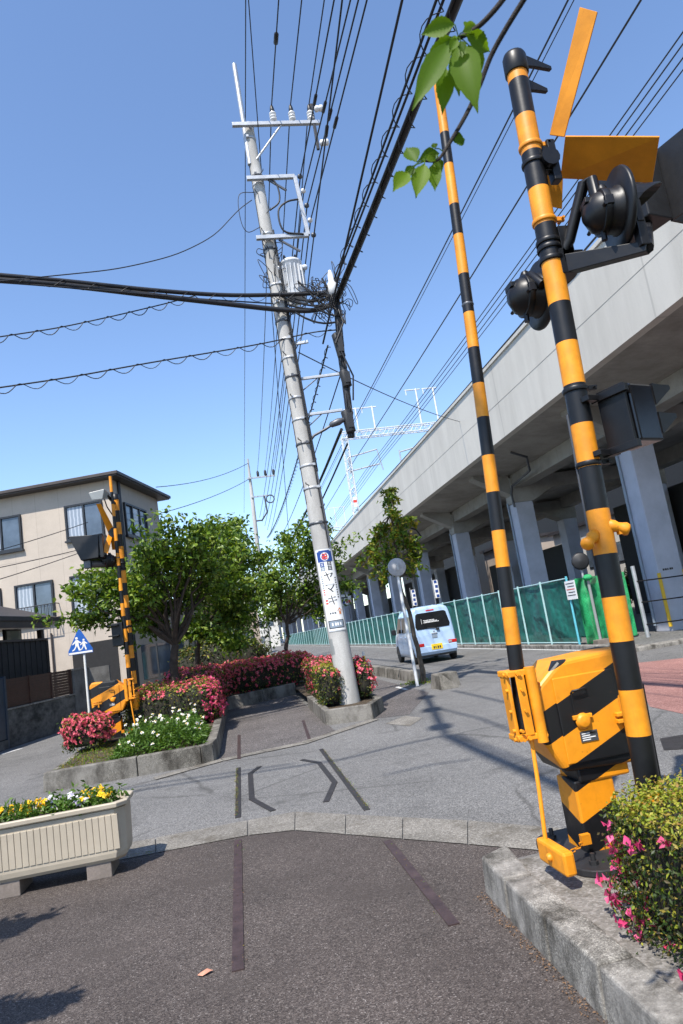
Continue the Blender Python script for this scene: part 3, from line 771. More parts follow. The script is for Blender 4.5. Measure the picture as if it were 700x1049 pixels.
# boards given by image corner points at measured depth so that they are true quadrilaterals in space
def board(q, m, th=.012, nm='crossbuck_board'):
    mb = MB(); q = [np.array(p) for p in q]; n = nrm(np.cross(q[1]-q[0], q[2]-q[0]))
    if n@(q[0]-O) > 0: n = -n
    f = [p for p in q]; b = [p-n*th for p in q]; k = len(q)
    mb.add(f+b, [tuple(range(k)), tuple(range(k,2*k))[::-1]]+[(i,k+i,k+(i+1)%k,(i+1)%k) for i in range(k)])
    cnt = np.mean(q, axis=0)
    return build(nm, mb, m, sig, .002)
board([atY(563,138,3.34), atY(594,7,3.05), atY(612,12,3.0), atY(578,140,3.28)], M['orange'])
board([atY(574,183,3.46), atY(579,140,3.22), atY(675.5,140.5,2.95), atY(668,187.5,3.24)], M['orange'])
board([atY(557,178,3.40), atY(577,181,3.38), atY(576,214,3.46), atY(562,211,3.50)], M['orange'])
# flashing lamps on arms
def flasher(c, face, r, parent):
    face = nrm(face); up = nrm(V(0,0,1)-face*face[2])
    mb = MB(); mb.lathe([(r*.35,-.006),(r*.98,-.014),(r,0),(r*.98,.012),(r*.55,.012)], c, face, 36); bd = build('background_disc', mb, M['blk'], parent)
    mb = MB(); mb.lathe([(.0,-.19),(.045,-.185),(.10,-.14),(.118,-.08),(.118,-.03),(.13,-.02),(.13,-.002)], c, face, 24); hs = build('lamp_housing', mb, M['blk'], parent)
    side = np.cross(up, face)
    mb = MB()
    for s_ in (-1,1):
        mb.box(c-face*.09+side*s_*.115, (.045,.03,.05), [face, side, up]); mb.tube([c-face*.12+side*s_*.12-up*.03, c-face*.12+side*s_*.15-up*.03], .012, 6)
    mb.lathe([(.028,0),(.03,.03),(.02,.05)], c-face*.07+up*.105, up, 10); mb.tube([c-face*.10-up*.10, c-face*.10-up*.16], .016, 8)
    mb.box(c-face*.16+up*.06, (.05,.10,.03), [face, side, up])
    mb.lathe([(.112,-.02),(.124,-.018),(.124,.018),(.112,.02)], c-face*.09, face, 24); mb.tube([c-face*.16+up*.06, c-face*.09+up*.11], .02, 6)
    build('housing_lug', mb, M['blk'], hs, .003)
    mb = MB(); mb.lathe([(.10,.012),(.09,.03),(.05,.045),(0,.05)], c, face, 24); build('lens', mb, M['lensk'], parent)
    # visor: half-round hood
    mb = MB(); vs = []; n = 15
    for i in range(n):
        w = math.pi*(i/(n-1)*1.25-.125); d = side*math.cos(w)+up*math.sin(w)
        ln = .05+.18*max(0, math.sin(w))
        vs += [c+face*.012+d*.125, c+face*(.012+ln)+d*.12, c+face*(.012+ln)+d*.113, c+face*.012+d*.118]
    fs_ = []
    for i in range(n-1):
        for j in range(4): fs_.append((i*4+j, i*4+(j+1) % 4, i*4+4+(j+1) % 4, i*4+4+j))
    mb.add(vs, fs_, 0, False); build('visor', mb, M['blk'], parent)
c1 = atY(634,216,3.05)
flasher(c1, V(.97,-.20,-.05), .225, sig)
c2 = atY(553,303,3.50)
flasher(c2, V(.95,-.05,-.05), .20, sig)
mb = MB()   # elbow pipe from pole clamp to the lamp
p0 = sp(3.50)+V(.10,-.02,-.02)
mb.tube([p0+V(-.04,0,-.06), p0+V(0,-.03,0), atY(598,188,3.12), atY(606,184,3.08), c1-V(.97,-.20,-.05)*.1], .032, 12)
mb.box(p0+V(-.02,0,-.02), (.07,.07,.22))
mb.box(p0+V(.03,-.02,-.10), (.05,.06,.06))
build('lamp_elbow', mb, M['blk'], sig, .003)
mb = MB(); q0 = sp(3.36)+V(.05,0,0); q1 = atY(664,254,2.95); d = nrm(q1-q0); s = nrm(np.cross(d, Z)); u2 = np.cross(s, d)
L_ = np.linalg.norm(q1-q0)
mb.hexa([q0-s*.03-u2*.06, q0+s*.03-u2*.06, q0+s*.03+u2*.05, q0-s*.03+u2*.05], [q1-s*.03-u2*.025, q1+s*.03-u2*.025, q1+s*.03+u2*.03, q1-s*.03+u2*.03])
mb.box(q1+V(-.02,0,.08), (.05,.05,.14)); mb.box(q1+V(-.02,0,.20), (.04,.06,.12))
mb.box(q0+V(.02,0,.0), (.10,.11,.15))
build('lamp_arm', mb, M['blk'], sig, .004)
mb = MB(); e0 = sp(3.28)+V(-.05,.05,0); mb.tube([e0, (e0+c2)/2+V(-.05,0,.1), c2+V(-.05,-.05,.12), c2-V(.95,-.05,0)*.1], .026, 10); build('lamp_elbow', mb, M['blk'], sig)
# direction indicator box with hood
P2 = atY(690,224,3.55)
ax = nrm(V(.95,.30,0)); ay = nrm(V(-.30,.95,0))
hgt = atY(682,153,3.55)[2]-P2[2]
mb = MB(); mb.box(P2+ax*-.11+ay*.15+Z*hgt/2, (.22,.30,hgt), [ax, ay, Z]); ib = build('direction_indicator', mb, M['blkm'], sig, .008)
mb = MB(); mb.box(P2+ax*.012+ay*-.10+Z*hgt/2, (.015,.22,hgt), [ax, ay, Z]); mb.box(P2+ax*.17+ay*.02+Z*(hgt/2), (.32,.015,hgt), [ax, ay, Z])
build('hood', mb, M['blkm'], ib)
mb = MB(); mb.tube([q1, P2+ax*-.12+ay*.1], .03, 8); build('indicator_arm', mb, M['blk'], sig)
# lower indicator with two visors
LB = atY(646,428,3.22); ax = nrm(V(.93,.36,0)); ay = nrm(V(-.36,.93,0))
mb = MB(); mb.box(LB, (.19,.20,.31), [ax, ay, Z]); lb = build('lower_indicator', mb, M['gloss'], sig, .012)
for dz in (.13,-.03):
    mb = MB(); o_ = LB+ax*.095+Z*dz
    mb.prism([(0,-.09),(0,.03),(.15,.02),(.15,.005)], o_-ay*.095, ax, Z, .008)
    mb.prism([(0,-.09),(0,.03),(.15,.02),(.15,.005)], o_+ay*.095, ax, Z, .008)
    mb.box(o_+ax*.075+Z*.024, (.15,.20,.008), [ax, ay, Z]); build('visor', mb, M['blk'], lb)
mb = MB()
for dz in (.13,-.17):
    mb.box((LB-ax*.1+sp(LB[2]))/2+Z*dz, (.16,.05,.03), [ax, ay, Z]); mb.box(LB+ax*-.13+Z*(dz+.0), (.03,.22,.04), [ax, ay, Z])
mb.box(LB-ax*.115+Z*.0, (.02,.17,.33), [ax, ay, Z])
build('indicator_bracket', mb, M['blk'], sig, .003)
# pair of small covered fittings
for (uv, d) in (((605,553),(-.7,-.35,-.45)),((633,540),(.8,-.2,-.35))):
    c = atY(*uv, 3.26); d = nrm(d); mb = MB()
    mb.lathe([(.015,-.06),(.03,-.055),(.033,-.02),(.026,0),(.03,.02),(.036,.04),(.03,.055),(.012,.06)], c, d, 12)
    mb.tube([c-d*.05, sp(c[2])+V(0,0,.02)], .012, 7); mb.box(c+d*.01+V(0,0,-.02), (.03,.03,.03))
    build('speaker_fitting', mb, M['yel'], sig)
# cable conduit up the far side of the post and cable on the near one
mb = MB(); mb.tube([sp(z)+V(-.052,.035,0) for z in (1.62,1.8,2.1,2.5)], .008, 8); build('conduit', mb, M['cableg'], sig)
mb = MB(); mb.tube([sp(z)+V(.066,.012,0) for z in (.2,.7,1.05)], .016, 8); build('conduit', mb, M['blk'], sig)

# ------------------------------------------------------------------ far crossing signal
FB = V(-2.02,13.45,.2); FTp = atY(118,508,13.45)
def fp(z): return FB+(FTp-FB)*((z-FB[2])/(FTp[2]-FB[2]))
fsg = thing('crossing_signal', 'distant striped crossing signal post in the left island, with floodlight and wide black hood', 'crossing signal', FB, 'level crossing signal posts')
zs = list(np.arange(.2, FTp[2], .235))+[FTp[2]]; mb = MB()
for i in range(len(zs)-1): mb.tube([fp(zs[i]), fp(zs[i+1])], .062, 14, i % 2, i in (0, len(zs)-2))
build('pole', mb, [M['yel'], M['blk']], fsg)
mb = MB(); mb.lathe([(.072,-.1),(.075,0),(.03,.02)], fp(FTp[2])+V(0,0,.02), (0,0,1), 14); build('cap', mb, M['blk'], fsg)
for z in (.95,1.05,2.2,3.3,3.4): 
    mb = MB(); mb.lathe([(.063,-.02),(.075,-.018),(.075,.018),(.063,.02)], fp(z), (0,0,1), 14); build('clamp_band', mb, M['blk'] if z > 2 else M['yel'], fsg)
Yf = 13.3
def fboard(pts, m, dy0=0, nm='crossbuck_board', th=.03):
    mb = MB(); q = [atY(u, v, Yf+dy) for u, v, dy in pts]; k = len(q)
    mb.add(q+[p+V(0,th,0) for p in q], [tuple(range(k)), tuple(range(k,2*k))[::-1]]+[(i,k+i,k+(i+1)%k,(i+1)%k) for i in range(k)])
    return build(nm, mb, m, fsg)
fboard([(98.5,516,-.3),(103.5,516,-.3),(116,540,0),(111,546,0)], M['orange'])
fboard([(111,547,0),(115,550,0),(110.5,567,-.3),(105,565,-.3)], M['yel'])
fboard([(113,549,0),(117,549,0),(119,563,.25),(115,563,.25)], M['orange'])
mb = MB(); mb.box(atY(114.5,546,13.35), (.10,.12,.18)); build('crossbuck_bracket', mb, M['blk'], fsg)
lc = atY(104,509,13.1)
mb = MB(); mb.hexa([lc+V(-.14,-.2,-.09), lc+V(.05,-.2,-.09), lc+V(.13,.1,-.02), lc+V(-.08,.1,-.02)], [lc+V(-.19,-.2,.06), lc+V(.10,-.2,.10), lc+V(.15,.1,.06), lc+V(-.12,.1,.03)])
fl = build('floodlight', mb, M['lampgrey'], fsg, .01)
mb = MB(); mb.tube([lc+V(.1,.0,.02), fp(4.55)], .03, 8); mb.tube([lc+V(.05,0,-.05), lc+V(.08,.03,-.2), fp(4.2)], .012, 6); build('floodlight_bracket', mb, M['blk'], fsg)
# hooded direction indicator
mb = MB(); q = [atY(70,549.5,12.95), atY(101,547.5,12.95), atY(101,571,12.95), atY(83,574,12.95)]
k = 4; bk = [p+V(.0,.34,0) for p in q]
mb.add(q+bk, [(3,2,1,0),(4,5,6,7)]+[(i,(i+1)%k,k+(i+1)%k,k+i) for i in range(k)]); hd = build('direction_indicator', mb, M['blkm'], fsg, .008)
mb = MB(); mb.bx(q[1][0]+.004,q[1][0]+.06,12.93,13.3,q[2][2],q[1][2]+.01); build('hood', mb, M['blkm'], hd)
mb = MB(); a_ = atY(93,578,13.1); b_ = atY(120,577,13.4); mb.tube([a_, b_], .07, 12); mb.box(a_+V(-.05,0,.0), (.12,.12,.14)); build('lamp_arm', mb, M['steel_d'], fsg, .004)
flasher(atY(109,575,13.25)+V(0,.0,.0), V(-.75,-.2,0), .0001+.14, fsg)
mb = MB(); c = atY(121.5,650,13.3); mb.box(c, (.2,.22,.42)); mb.box(c+V(.1,.05,0), (.12,.05,.06)); lb = build('lower_indicator', mb, M['blkm'], fsg, .01)
mb = MB(); mb.box(c+V(-.05,-.17,.17), (.18,.14,.02)); mb.box(c+V(-.05,-.17,-.02), (.18,.14,.02)); build('visor', mb, M['blkm'], lb)
mb = MB(); c = fp(.85); mb.lathe([(.068,-.14),(.08,-.13),(.08,.13),(.068,.14)], c, (0,0,1), 12); build('cable_box', mb, M['yel'], fsg)
# ------------------------------------------------------------------ planter trough with flowers
pt = thing('planter_trough', 'long beige ribbed flower trough on concrete blocks at the left edge of the near path', 'planter', (-1.6,5.9,.11))
X0, X1, Y0, Y1, z0, z1 = -2.55, -1.02, 5.70, 6.10, .11, .53
ch = .07
def octo(x0, x1, y0, y1, c): return [(x0+c,y0),(x1-c,y0),(x1,y0+c),(x1,y1-c),(x1-c,y1),(x0+c,y1),(x0,y1-c),(x0,y0+c)]
def ring(mb, secs, mi=0, cap0=True, cap1=False):
    k = len(secs[0]); vs = [p for s in secs for p in s]
    mb.add(vs, [(i*k+j, i*k+(j+1)%k, (i+1)*k+(j+1)%k, (i+1)*k+j) for i in range(len(secs)-1) for j in range(k)], mi)
    if cap0: mb.add(secs[0], [tuple(range(k))[::-1]], mi)
    if cap1: mb.add(secs[-1], [tuple(range(k))], mi)
mb = MB()
oc = lambda e, z, c=ch: [(x, y, z) for x, y in octo(X0-e, X1+e, Y0-e, Y1+e, c)]
ring(mb, [oc(-.035,z0), oc(-.015,z0+.025), oc(-.008,z0+.06), oc(.0,z1-.07), oc(.0,z1-.05)], 0)
ring(mb, [oc(-.02,z1-.05), oc(-.02,z1-.10)], 0, False, False)
nrib = 30
for i in range(nrib+1):
    x = X0+ch+(X1-X0-2*ch)*i/nrib
    mb.hexa([(x-.0205,Y0+.002,z0+.085),(x+.0205,Y0+.002,z0+.085),(x+.0215,Y0+.03,z0+.085),(x-.0215,Y0+.03,z0+.085)], [(x-.0205,Y0-.006,z1-.085),(x+.0205,Y0-.006,z1-.085),(x+.0215,Y0+.02,z1-.085),(x-.0215,Y0+.02,z1-.085)])
build('trough', mb, M['planter'], pt, .003)
mb = MB(); ring(mb, [oc(.002,z1-.045), oc(.024,z1-.035), oc(.027,z1-.005), oc(.02,z1), oc(-.012,z1), oc(-.018,z1-.05)], 0, False)
build('rim', mb, M['planter'], pt, .004)
mb = MB(); mb.poly([(x,y,z1-.045) for x, y in octo(X0+.015,X1-.015,Y0+.015,Y1-.015,ch)]); build('potting_soil', mb, M['soil'], pt)
for (x0, x1, lab) in ((-1.33,-1.15,'grey concrete block under the right end of the beige trough'),(-2.12,-1.80,'brownish concrete block under the trough nearer the photo edge')):
    mb = MB(); mb.bx(x0,x1,5.735,6.06,-.002,.112); tag(build('concrete_block', mb, M['block'], None, .006), lab, 'block', 'blocks under the trough')
def pansy(x, y, mat, n, label, grp, r=.10, h=.13):
    t = thing('flowering_plant', label, 'flower', (x, y, z1-.04), grp)
    P = np.array([x,y,z1-.02])+rng.normal(size=(260,3))*np.array([r*.6,r*.5,.04])+np.array([0,0,.03])
    leaves('leaf_tuft', [(P, randdir(260,.6), .045, .022, .2, M['leafG'])], t)
    FP = np.array([x,y,z1+.055])+rng.normal(size=(n,3))*np.array([r*.55,r*.45,.022]); FN = np.tile([[-.1,-.6,.8]],(n,1))+rng.normal(size=(n,3))*.35
    leaves('blossom', [blossoms(FP, FN/np.linalg.norm(FN,axis=1,keepdims=True), .030, mat, 7, .22)], t)
GP = 'flowers in the beige trough'
for x, y, m, n, lab in ((-1.16,5.85,'yellow_f',13,'bright yellow pansies at the right end of the trough'),
    (-1.33,5.98,'yellow_f',6,'few yellow pansies behind the rim, second from the trough end'),
    (-1.42,5.84,'lilac_f',12,'white and lilac small flowers between yellow clumps in the trough'),
    (-1.58,5.97,'lilac_f',7,'sparse pale flowers deep in the trough greenery'),
    (-1.74,5.86,'yellow_f',11,'yellow pansies in the middle of the visible trough'),
    (-1.90,5.93,'yellow_f',10,'yellow orange pansies left of the trough middle'),
    (-2.05,5.82,'yellow_f',7,'yellow pansies at the photo edge of the trough'),
    (-2.3,5.9,'yellow_f',8,'yellow pansies in the trough end outside the photo')):
    pansy(x, y, M[m], n, lab, GP)

# ------------------------------------------------------------------ hedges and flower beds
lowleft = lambda P, N: (N[:,0] < -.3) & (P[:,1] > 1.7) & (P[:,2] < .60) & ((P[:,2] < .42) | (rng.random(len(P)) < .2)) & (np.sin(P[:,1]*9)+np.sin(P[:,2]*13) > -.2)
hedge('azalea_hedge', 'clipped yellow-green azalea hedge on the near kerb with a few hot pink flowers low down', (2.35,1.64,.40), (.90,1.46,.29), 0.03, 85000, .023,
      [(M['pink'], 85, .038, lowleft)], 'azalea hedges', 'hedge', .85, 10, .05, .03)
topf = lambda P, N: (N[:,2] > .35) | (N[:,0] > .4)
anyf = lambda P, N: (N[:,2] > -.2)
GH = 'azalea hedges'
hedge('azalea_bush', 'small round azalea full of coral pink flowers in front of the far gate machine', (-2.72,12.55,.48), (.38,.34,.30), 0, 2600, .05, [(M['coral'], 330, .055, anyf)], GH, 'bush', .3, 3)
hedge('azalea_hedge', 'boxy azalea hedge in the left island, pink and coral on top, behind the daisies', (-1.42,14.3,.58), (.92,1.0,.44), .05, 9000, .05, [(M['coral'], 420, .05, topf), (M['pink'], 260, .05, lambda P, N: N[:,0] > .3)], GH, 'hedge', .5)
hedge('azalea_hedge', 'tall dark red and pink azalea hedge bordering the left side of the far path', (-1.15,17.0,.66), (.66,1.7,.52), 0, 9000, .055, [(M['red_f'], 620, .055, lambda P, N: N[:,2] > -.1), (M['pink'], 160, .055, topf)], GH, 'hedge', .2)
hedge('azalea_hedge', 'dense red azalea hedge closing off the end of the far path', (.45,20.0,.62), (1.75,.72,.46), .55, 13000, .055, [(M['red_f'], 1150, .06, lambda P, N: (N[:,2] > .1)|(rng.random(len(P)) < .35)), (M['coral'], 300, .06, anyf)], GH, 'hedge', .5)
hedge('azalea_bush', 'green and brown azalea at the left foot of the concrete utility pole', (1.52,13.15,.56), (.25,.55,.42), 0, 3200, .05, [(M['red_f'], 60, .05, topf)], GH, 'bush', .7, 3)
hedge('azalea_bush', 'red flowered azalea at the right foot of the concrete utility pole', (2.2,13.6,.55), (.2,.8,.40), 0, 2600, .05, [(M['red_f'], 230, .055, anyf)], GH, 'bush', .2, 3)
hedge('azalea_hedge', 'low red azalea hedge behind the utility pole along the pavement', (1.85,16.2,.55), (.42,1.5,.42), 0, 5200, .055, [(M['red_f'], 420, .055, anyf)], GH, 'hedge', .15)
hedge('leafy_bush', 'unclipped dark green bush standing behind the red hedge under the trees', (-.6,22.6,.95), (1.5,1.2,.85), .2, 9000, .10, [], None, 'bush', .12, 2.6, .2, .12)
# daisy bed
n = 6500
P = np.stack([rng.uniform(-1.98,-.68,n), rng.uniform(10.42,12.3,n), np.zeros(n)], 1)
hgt = .24+.18*rng.random(n)+.05*np.sin(P[:,0]*9)*np.sin(P[:,1]*7)
edge = np.minimum(np.minimum(P[:,0]+2.02, -.62-P[:,0])/.25, (P[:,1]-10.36)/.2); hgt *= np.clip(edge, .25, 1)
P[:,2] = .2+hgt*rng.uniform(.3,1,n)
db = thing('daisy_bed', 'bed of white daisies over bright green leaves behind the front kerb of the left island', 'flower bed', (-1.3,11.2,.2))
leaves('leaf_mass', [(P, randdir(n,.5), .085, .028, .2, M['leafG'])], db)
i = rng.choice(np.where(edge > .4)[0], 62, replace=False); FP = P[i].copy(); FP[:,2] = .2+hgt[i]+rng.uniform(.02,.10,len(i))
FN = np.tile([[-.15,-.55,.8]],(len(i),1))+rng.normal(size=(len(i),3))*.25; FN /= np.linalg.norm(FN,axis=1,keepdims=True)
dd = leaves('blossom', [blossoms(FP, FN, .031, M['white_f'], 9, .18), (FP+FN*.012, FN, .02, .02, .3, M['yellow_f'])], db)
mb = MB()
for p in FP: mb.tube([p+V(0,0,-.18), p], .004, 4, 0, False)
build('stem', mb, M['leafG'], db)
# grass strip in front of the far machine
n = 1600; P = np.stack([rng.uniform(-2.8,-1.9,n), rng.uniform(10.5,13.2,n), np.full(n,.205)],1)
o = leaves('grass', [(P, np.stack([rng.normal(size=n), rng.normal(size=n), np.abs(rng.normal(size=n))*.3],1), .06, .012, .1, M['leafM'])]); o['kind'] = 'stuff'; o['label'] = 'thin dry grass on the front corner of the left island'; o['category'] = 'grass'

# ------------------------------------------------------------------ trees
GT = 'trees on the left island'
def tips_from(pxs, Y, jit=.5):
    return [atY(u, v, Y+rng.uniform(-jit, jit)) for u, v in pxs]
tree('cherry_tree', 'broad leafy cherry tree of the left island, spreading in front of the beige house', (-1.5,15.2,.2), [(-1.42,15.2,1.0),(-1.35,15.15,1.75)],
     tips_from([(85,608),(92,628),(110,600),(120,630),(145,575),(160,600),(165,560),(178,540),(195,560),(205,545),(190,585),(215,575),(228,560),(175,618),(205,610),(150,632),(230,590),(140,610),(118,585)], 15.1, 1.1)+[V(-1.5,14.2,3.6),V(-.8,16.4,3.9),V(-2.4,16,3.4)],
     .125, M['leafA'], 9500, .14, .30, M['bark'], GT)
tree('cherry_tree', 'slim cherry tree directly behind the broad one, leaning over the far path', (-1.2,18.2,.2), [(-1.15,18.2,1.2),(-.95,18.2,2.0)],
     tips_from([(225,545),(240,540),(250,560),(258,575),(240,600),(262,600),(235,575),(215,600),(245,625),(225,640),(200,645),(232,660)], 18.2, 1.0), .09, M['leafA'], 7500, .15, .36, M['bark'], GT)
tree('cherry_tree', 'thin trunked cherry tree behind the red hedge, left of the utility pole', (1.35,21.6,.2), [(1.36,21.6,1.2),(1.5,21.6,1.95)],
     tips_from([(283,590),(292,565),(300,545),(308,575),(318,555),(332,560),(345,575),(350,600),(338,625),(318,600),(300,615),(285,625),(340,545),(275,605)], 21.5, .9), .085, M['leafA'], 7000, .155, .34, M['bark'], GT)
tree('broadleaf_tree', 'dark dense tree further back between the beige house and the utility pole', (-.9,27,.2), [(-.9,27,1.6),(-.8,27,2.4)],
     tips_from([(195,600),(210,620),(225,640),(240,620),(255,590),(265,620),(250,645),(270,640),(215,590),(235,560),(200,575)], 27, 1.4), .13, M['leafB'], 4500, .16, .6, M['bark'], GT)
tree('broadleaf_tree', 'furthest green tree at the street end, low behind the others', (-1.5,36,.2), [(-1.5,36,1.4),(-1.4,36,2.2)],
     tips_from([(180,640),(195,655),(205,630),(220,620),(235,645),(190,615),(250,610)], 36, 1.4), .14, M['leafB'], 3000, .2, .8, M['bark'], GT)
tree('young_tree', 'narrow upright tree with reddish leaf tips standing right behind the round mirror', (4.17,16.35,0), [(4.13,16.35,1.1),(4.05,16.5,2.2),(4.1,16.55,3.3),(4.14,16.5,4.2)],
     tips_from([(398,512),(402,530),(422,535),(390,545),(405,550),(383,560),(415,560),(375,572),(395,572),(425,562),(430,575),(405,585),(380,578),(400,503),(412,545),(393,592),(422,585)], 16.7, .35), .07, M['leafM'], 2300, .14, .13, M['bark2'], None)
# tree outside the frame on the left: throws the leaf shadows at the lower left
tree('cherry_tree', 'cherry tree outside the photo on the left, its leaf shadow lying on the near path', (-4.3,2.2,0), [(-4.2,2.3,1.2),(-3.9,2.5,2.0)],
     [G(10,950)-SUNV*2.6, G(32,945)-SUNV*2.6, G(-25,958)-SUNV*2.7, G(12,1038)-SUNV*2.5, G(42,1033)-SUNV*2.5, G(-20,1048)-SUNV*2.6, V(-4.4,1.5,3.4), V(-5,2.8,3.3), V(-4.0,.8,3.2)], .09, M['leafA'], 2600, .10, .075, M['bark'], None)

# foreground sprigs hanging in from a tree just outside the frame (top right)
st = thing('cherry_tree', 'thin cherry tree outside the photo whose leafy twigs hang into the top of the picture', 'tree', (2.6,-.9,.17))
mb = MB(); limb(mb, (2.6,-.9,.17), (2.5,-.8,1.6), .06, .05, .03); limb(mb, (2.5,-.8,1.6), (2.2,-.3,2.9), .05, .03, .05); build('trunk', mb, M['bark'], st)
fw_ = -RM[:, 2]
def pxm(p): return float((np.array(p)-O)@fw_)/F
tw1 = smooth([V(2.2,-.3,2.9), atY(640,-200,.8), atY(560,-40,1.1), atY(520,27,1.2), atY(503,58,1.24), atY(491.5,88,1.26), atY(478,117,1.27), atY(463,143,1.28), atY(453,159,1.28), atY(446,165,1.27), atY(436,165,1.27)], 4)
tw2 = smooth([atY(560,-40,1.1), atY(530,-18,1.1), atY(507,10,1.12), atY(491.5,26,1.14), atY(478,35,1.15), atY(470,39,1.15)], 4)
mb = MB(); mb.tube(tw1, list(np.interp(np.linspace(0,1,len(tw1)), [0,.1,.25,.6,1], [.03,.012,.0062,.005,.0025])), 7); mb.tube(tw2, list(np.linspace(.0065,.0045,len(tw2))), 7); build('twig', mb, M['twig'], st)
def bigleaf(mb, b, tip, w, n, mi=0):
    b, tip = np.array(b), np.array(tip); d = tip-b; L = np.linalg.norm(d); d = d/L; s = nrm(np.cross(d, n)); n = np.cross(s, d)
    k = 21; prof = np.interp(np.linspace(0,9,k), range(10), [.02,.42,.78,.97,1,.93,.76,.5,.2,.02]); vs = []; cu_ = rng.uniform(.1,.3)
    for i, p in enumerate(prof):
        t = i/(k-1); c = b+d*L*t - n*(cu_*L*t*(t-.5))
        rip = .0011*(1 if i % 2 else -1); p *= 1+rng.uniform(-.04,.04)
        vs += [c+s*w/2*p+n*(.16*w*p+rip), c+s*w/4*p+n*(.05*w*p-rip), c, c-s*w/4*p+n*(.05*w*p+rip), c-s*w/2*p+n*(.16*w*p-rip)]
    mb.add(vs, [(i*5+j,i*5+j+1,i*5+5+j+1,i*5+5+j) for i in range(k-1) for j in range(4)], mi, True)
mb = MB(); st_ = MB()
def lf(p0, p1, wpx, nx, Y=1.2, dy=.0):
    a, b = atY(*p0, Y), atY(*p1, Y+dy); bigleaf(mb, a, b, wpx*pxm(a)*1.15, nrm(-nrm(a-O)+.42*np.array(nx)))
    return a
tipA = tw2[-1]
for p0, p1, w_, nx, Y, dy in (((466,25),(431,34),17,(.1,-.6,.8),1.13,.03),((462,40),(436,72),17,(-.2,-.6,.7),1.18,.05),((461,42),(423,108),21,(-.5,-.8,.3),1.15,-.02),((457,70),(454,113),17,(.1,-.9,.2),1.17,.0),((470,46),(488,107),27,(-.3,-.8,.4),1.14,-.02),((480,46),(489,86),21,(.3,-.8,.2),1.19,.03),((477,36),(505,52),18,(.3,-.4,.8),1.14,.03),((480,33),(482,20),12,(.2,-.9,.3),1.17,.02),((468,40),(461,52),9,(.1,-.5,.7),1.12,0),((472,42),(475,54),8,(.1,-.5,.7),1.12,0),((464,42),(450,60),14,(.5,-.5,.4),1.2,.04),((466,45),(478,84),16,(.6,-.4,-.4),1.16,.03),((463,38),(447,52),13,(-.6,-.4,.3),1.21,.02),((474,33),(492,24),11,(.5,-.3,.5),1.13,.03),((468,50),(470,98),15,(-.7,-.4,.1),1.2,.03)):
    a = lf(p0, p1, w_, nx, Y, dy); st_.tube([tipA, (tipA+a)/2+V(0,0,.004), a], .0012, 5)
tipB = tw1[-1]
for p0, p1, w_, nx, Y, dy in (((427,166),(416,150),15,(.2,-.8,.4),1.27,.02),((450,157),(428,163),13,(.1,-.5,.8),1.26,.02),((418,176),(403,195),15,(-.3,-.7,.5),1.25,-.01),((435,168),(426,201),17,(-.5,-.7,.3),1.26,.0),((444,168),(446,195),13,(.3,-.8,.3),1.28,.0),((463,144),(478,142),13,(.2,-.6,.6),1.28,.01),((446,152),(444,146),6,(.2,-.6,.6),1.28,0),((438,158),(447,165),9,(.1,-.7,.5),1.25,0),((447,163),(453,176),9,(.4,-.6,.4),1.29,0),((424,170),(415,182),9,(.1,-.6,.7),1.26,0)):
    a = lf(p0, p1, w_, nx, Y, dy); q = tipB if p0[0] < 440 else min(tw1, key=lambda q: np.linalg.norm(q-a)); st_.tube([q, (q+a)/2+V(0,0,.004), a], .0012, 5)
build('leaf_sprig', mb, M['leafS'], st); build('leaf_stalk', st_, M['leafS'], st)
# ------------------------------------------------------------------ lettering
def text_verts(s):
    cu = bpy.data.curves.new('lettering', 'FONT'); cu.body = s; cu.align_x = 'CENTER'; cu.align_y = 'CENTER'; cu.size = 1
    ob = bpy.data.objects.new('lettering', cu); COL.objects.link(ob)
    dg = bpy.context.evaluated_depsgraph_get(); me = ob.evaluated_get(dg).to_mesh()
    vs = np.array([v.co[:] for v in me.vertices]) if len(me.vertices) else np.zeros((0,3)); fs = [tuple(p.vertices) for p in me.polygons]
    ob.evaluated_get(dg).to_mesh_clear(); bpy.data.objects.remove(ob); bpy.data.curves.remove(cu)
    return vs, fs
def put_text(mb, s, o, ax, ay, size, mi=0, wrap=None):
    vs, fs = text_verts(s)
    if not len(vs): return
    lo, hi = vs.min(0), vs.max(0); vs = vs-(lo+hi)/2
    o = np.array(o); ax = nrm(ax); ay = nrm(ay)
    mb.add([wrap(v[0]*size, v[1]*size) if wrap else o+ax*v[0]*size+ay*v[1]*size for v in vs], fs, mi)

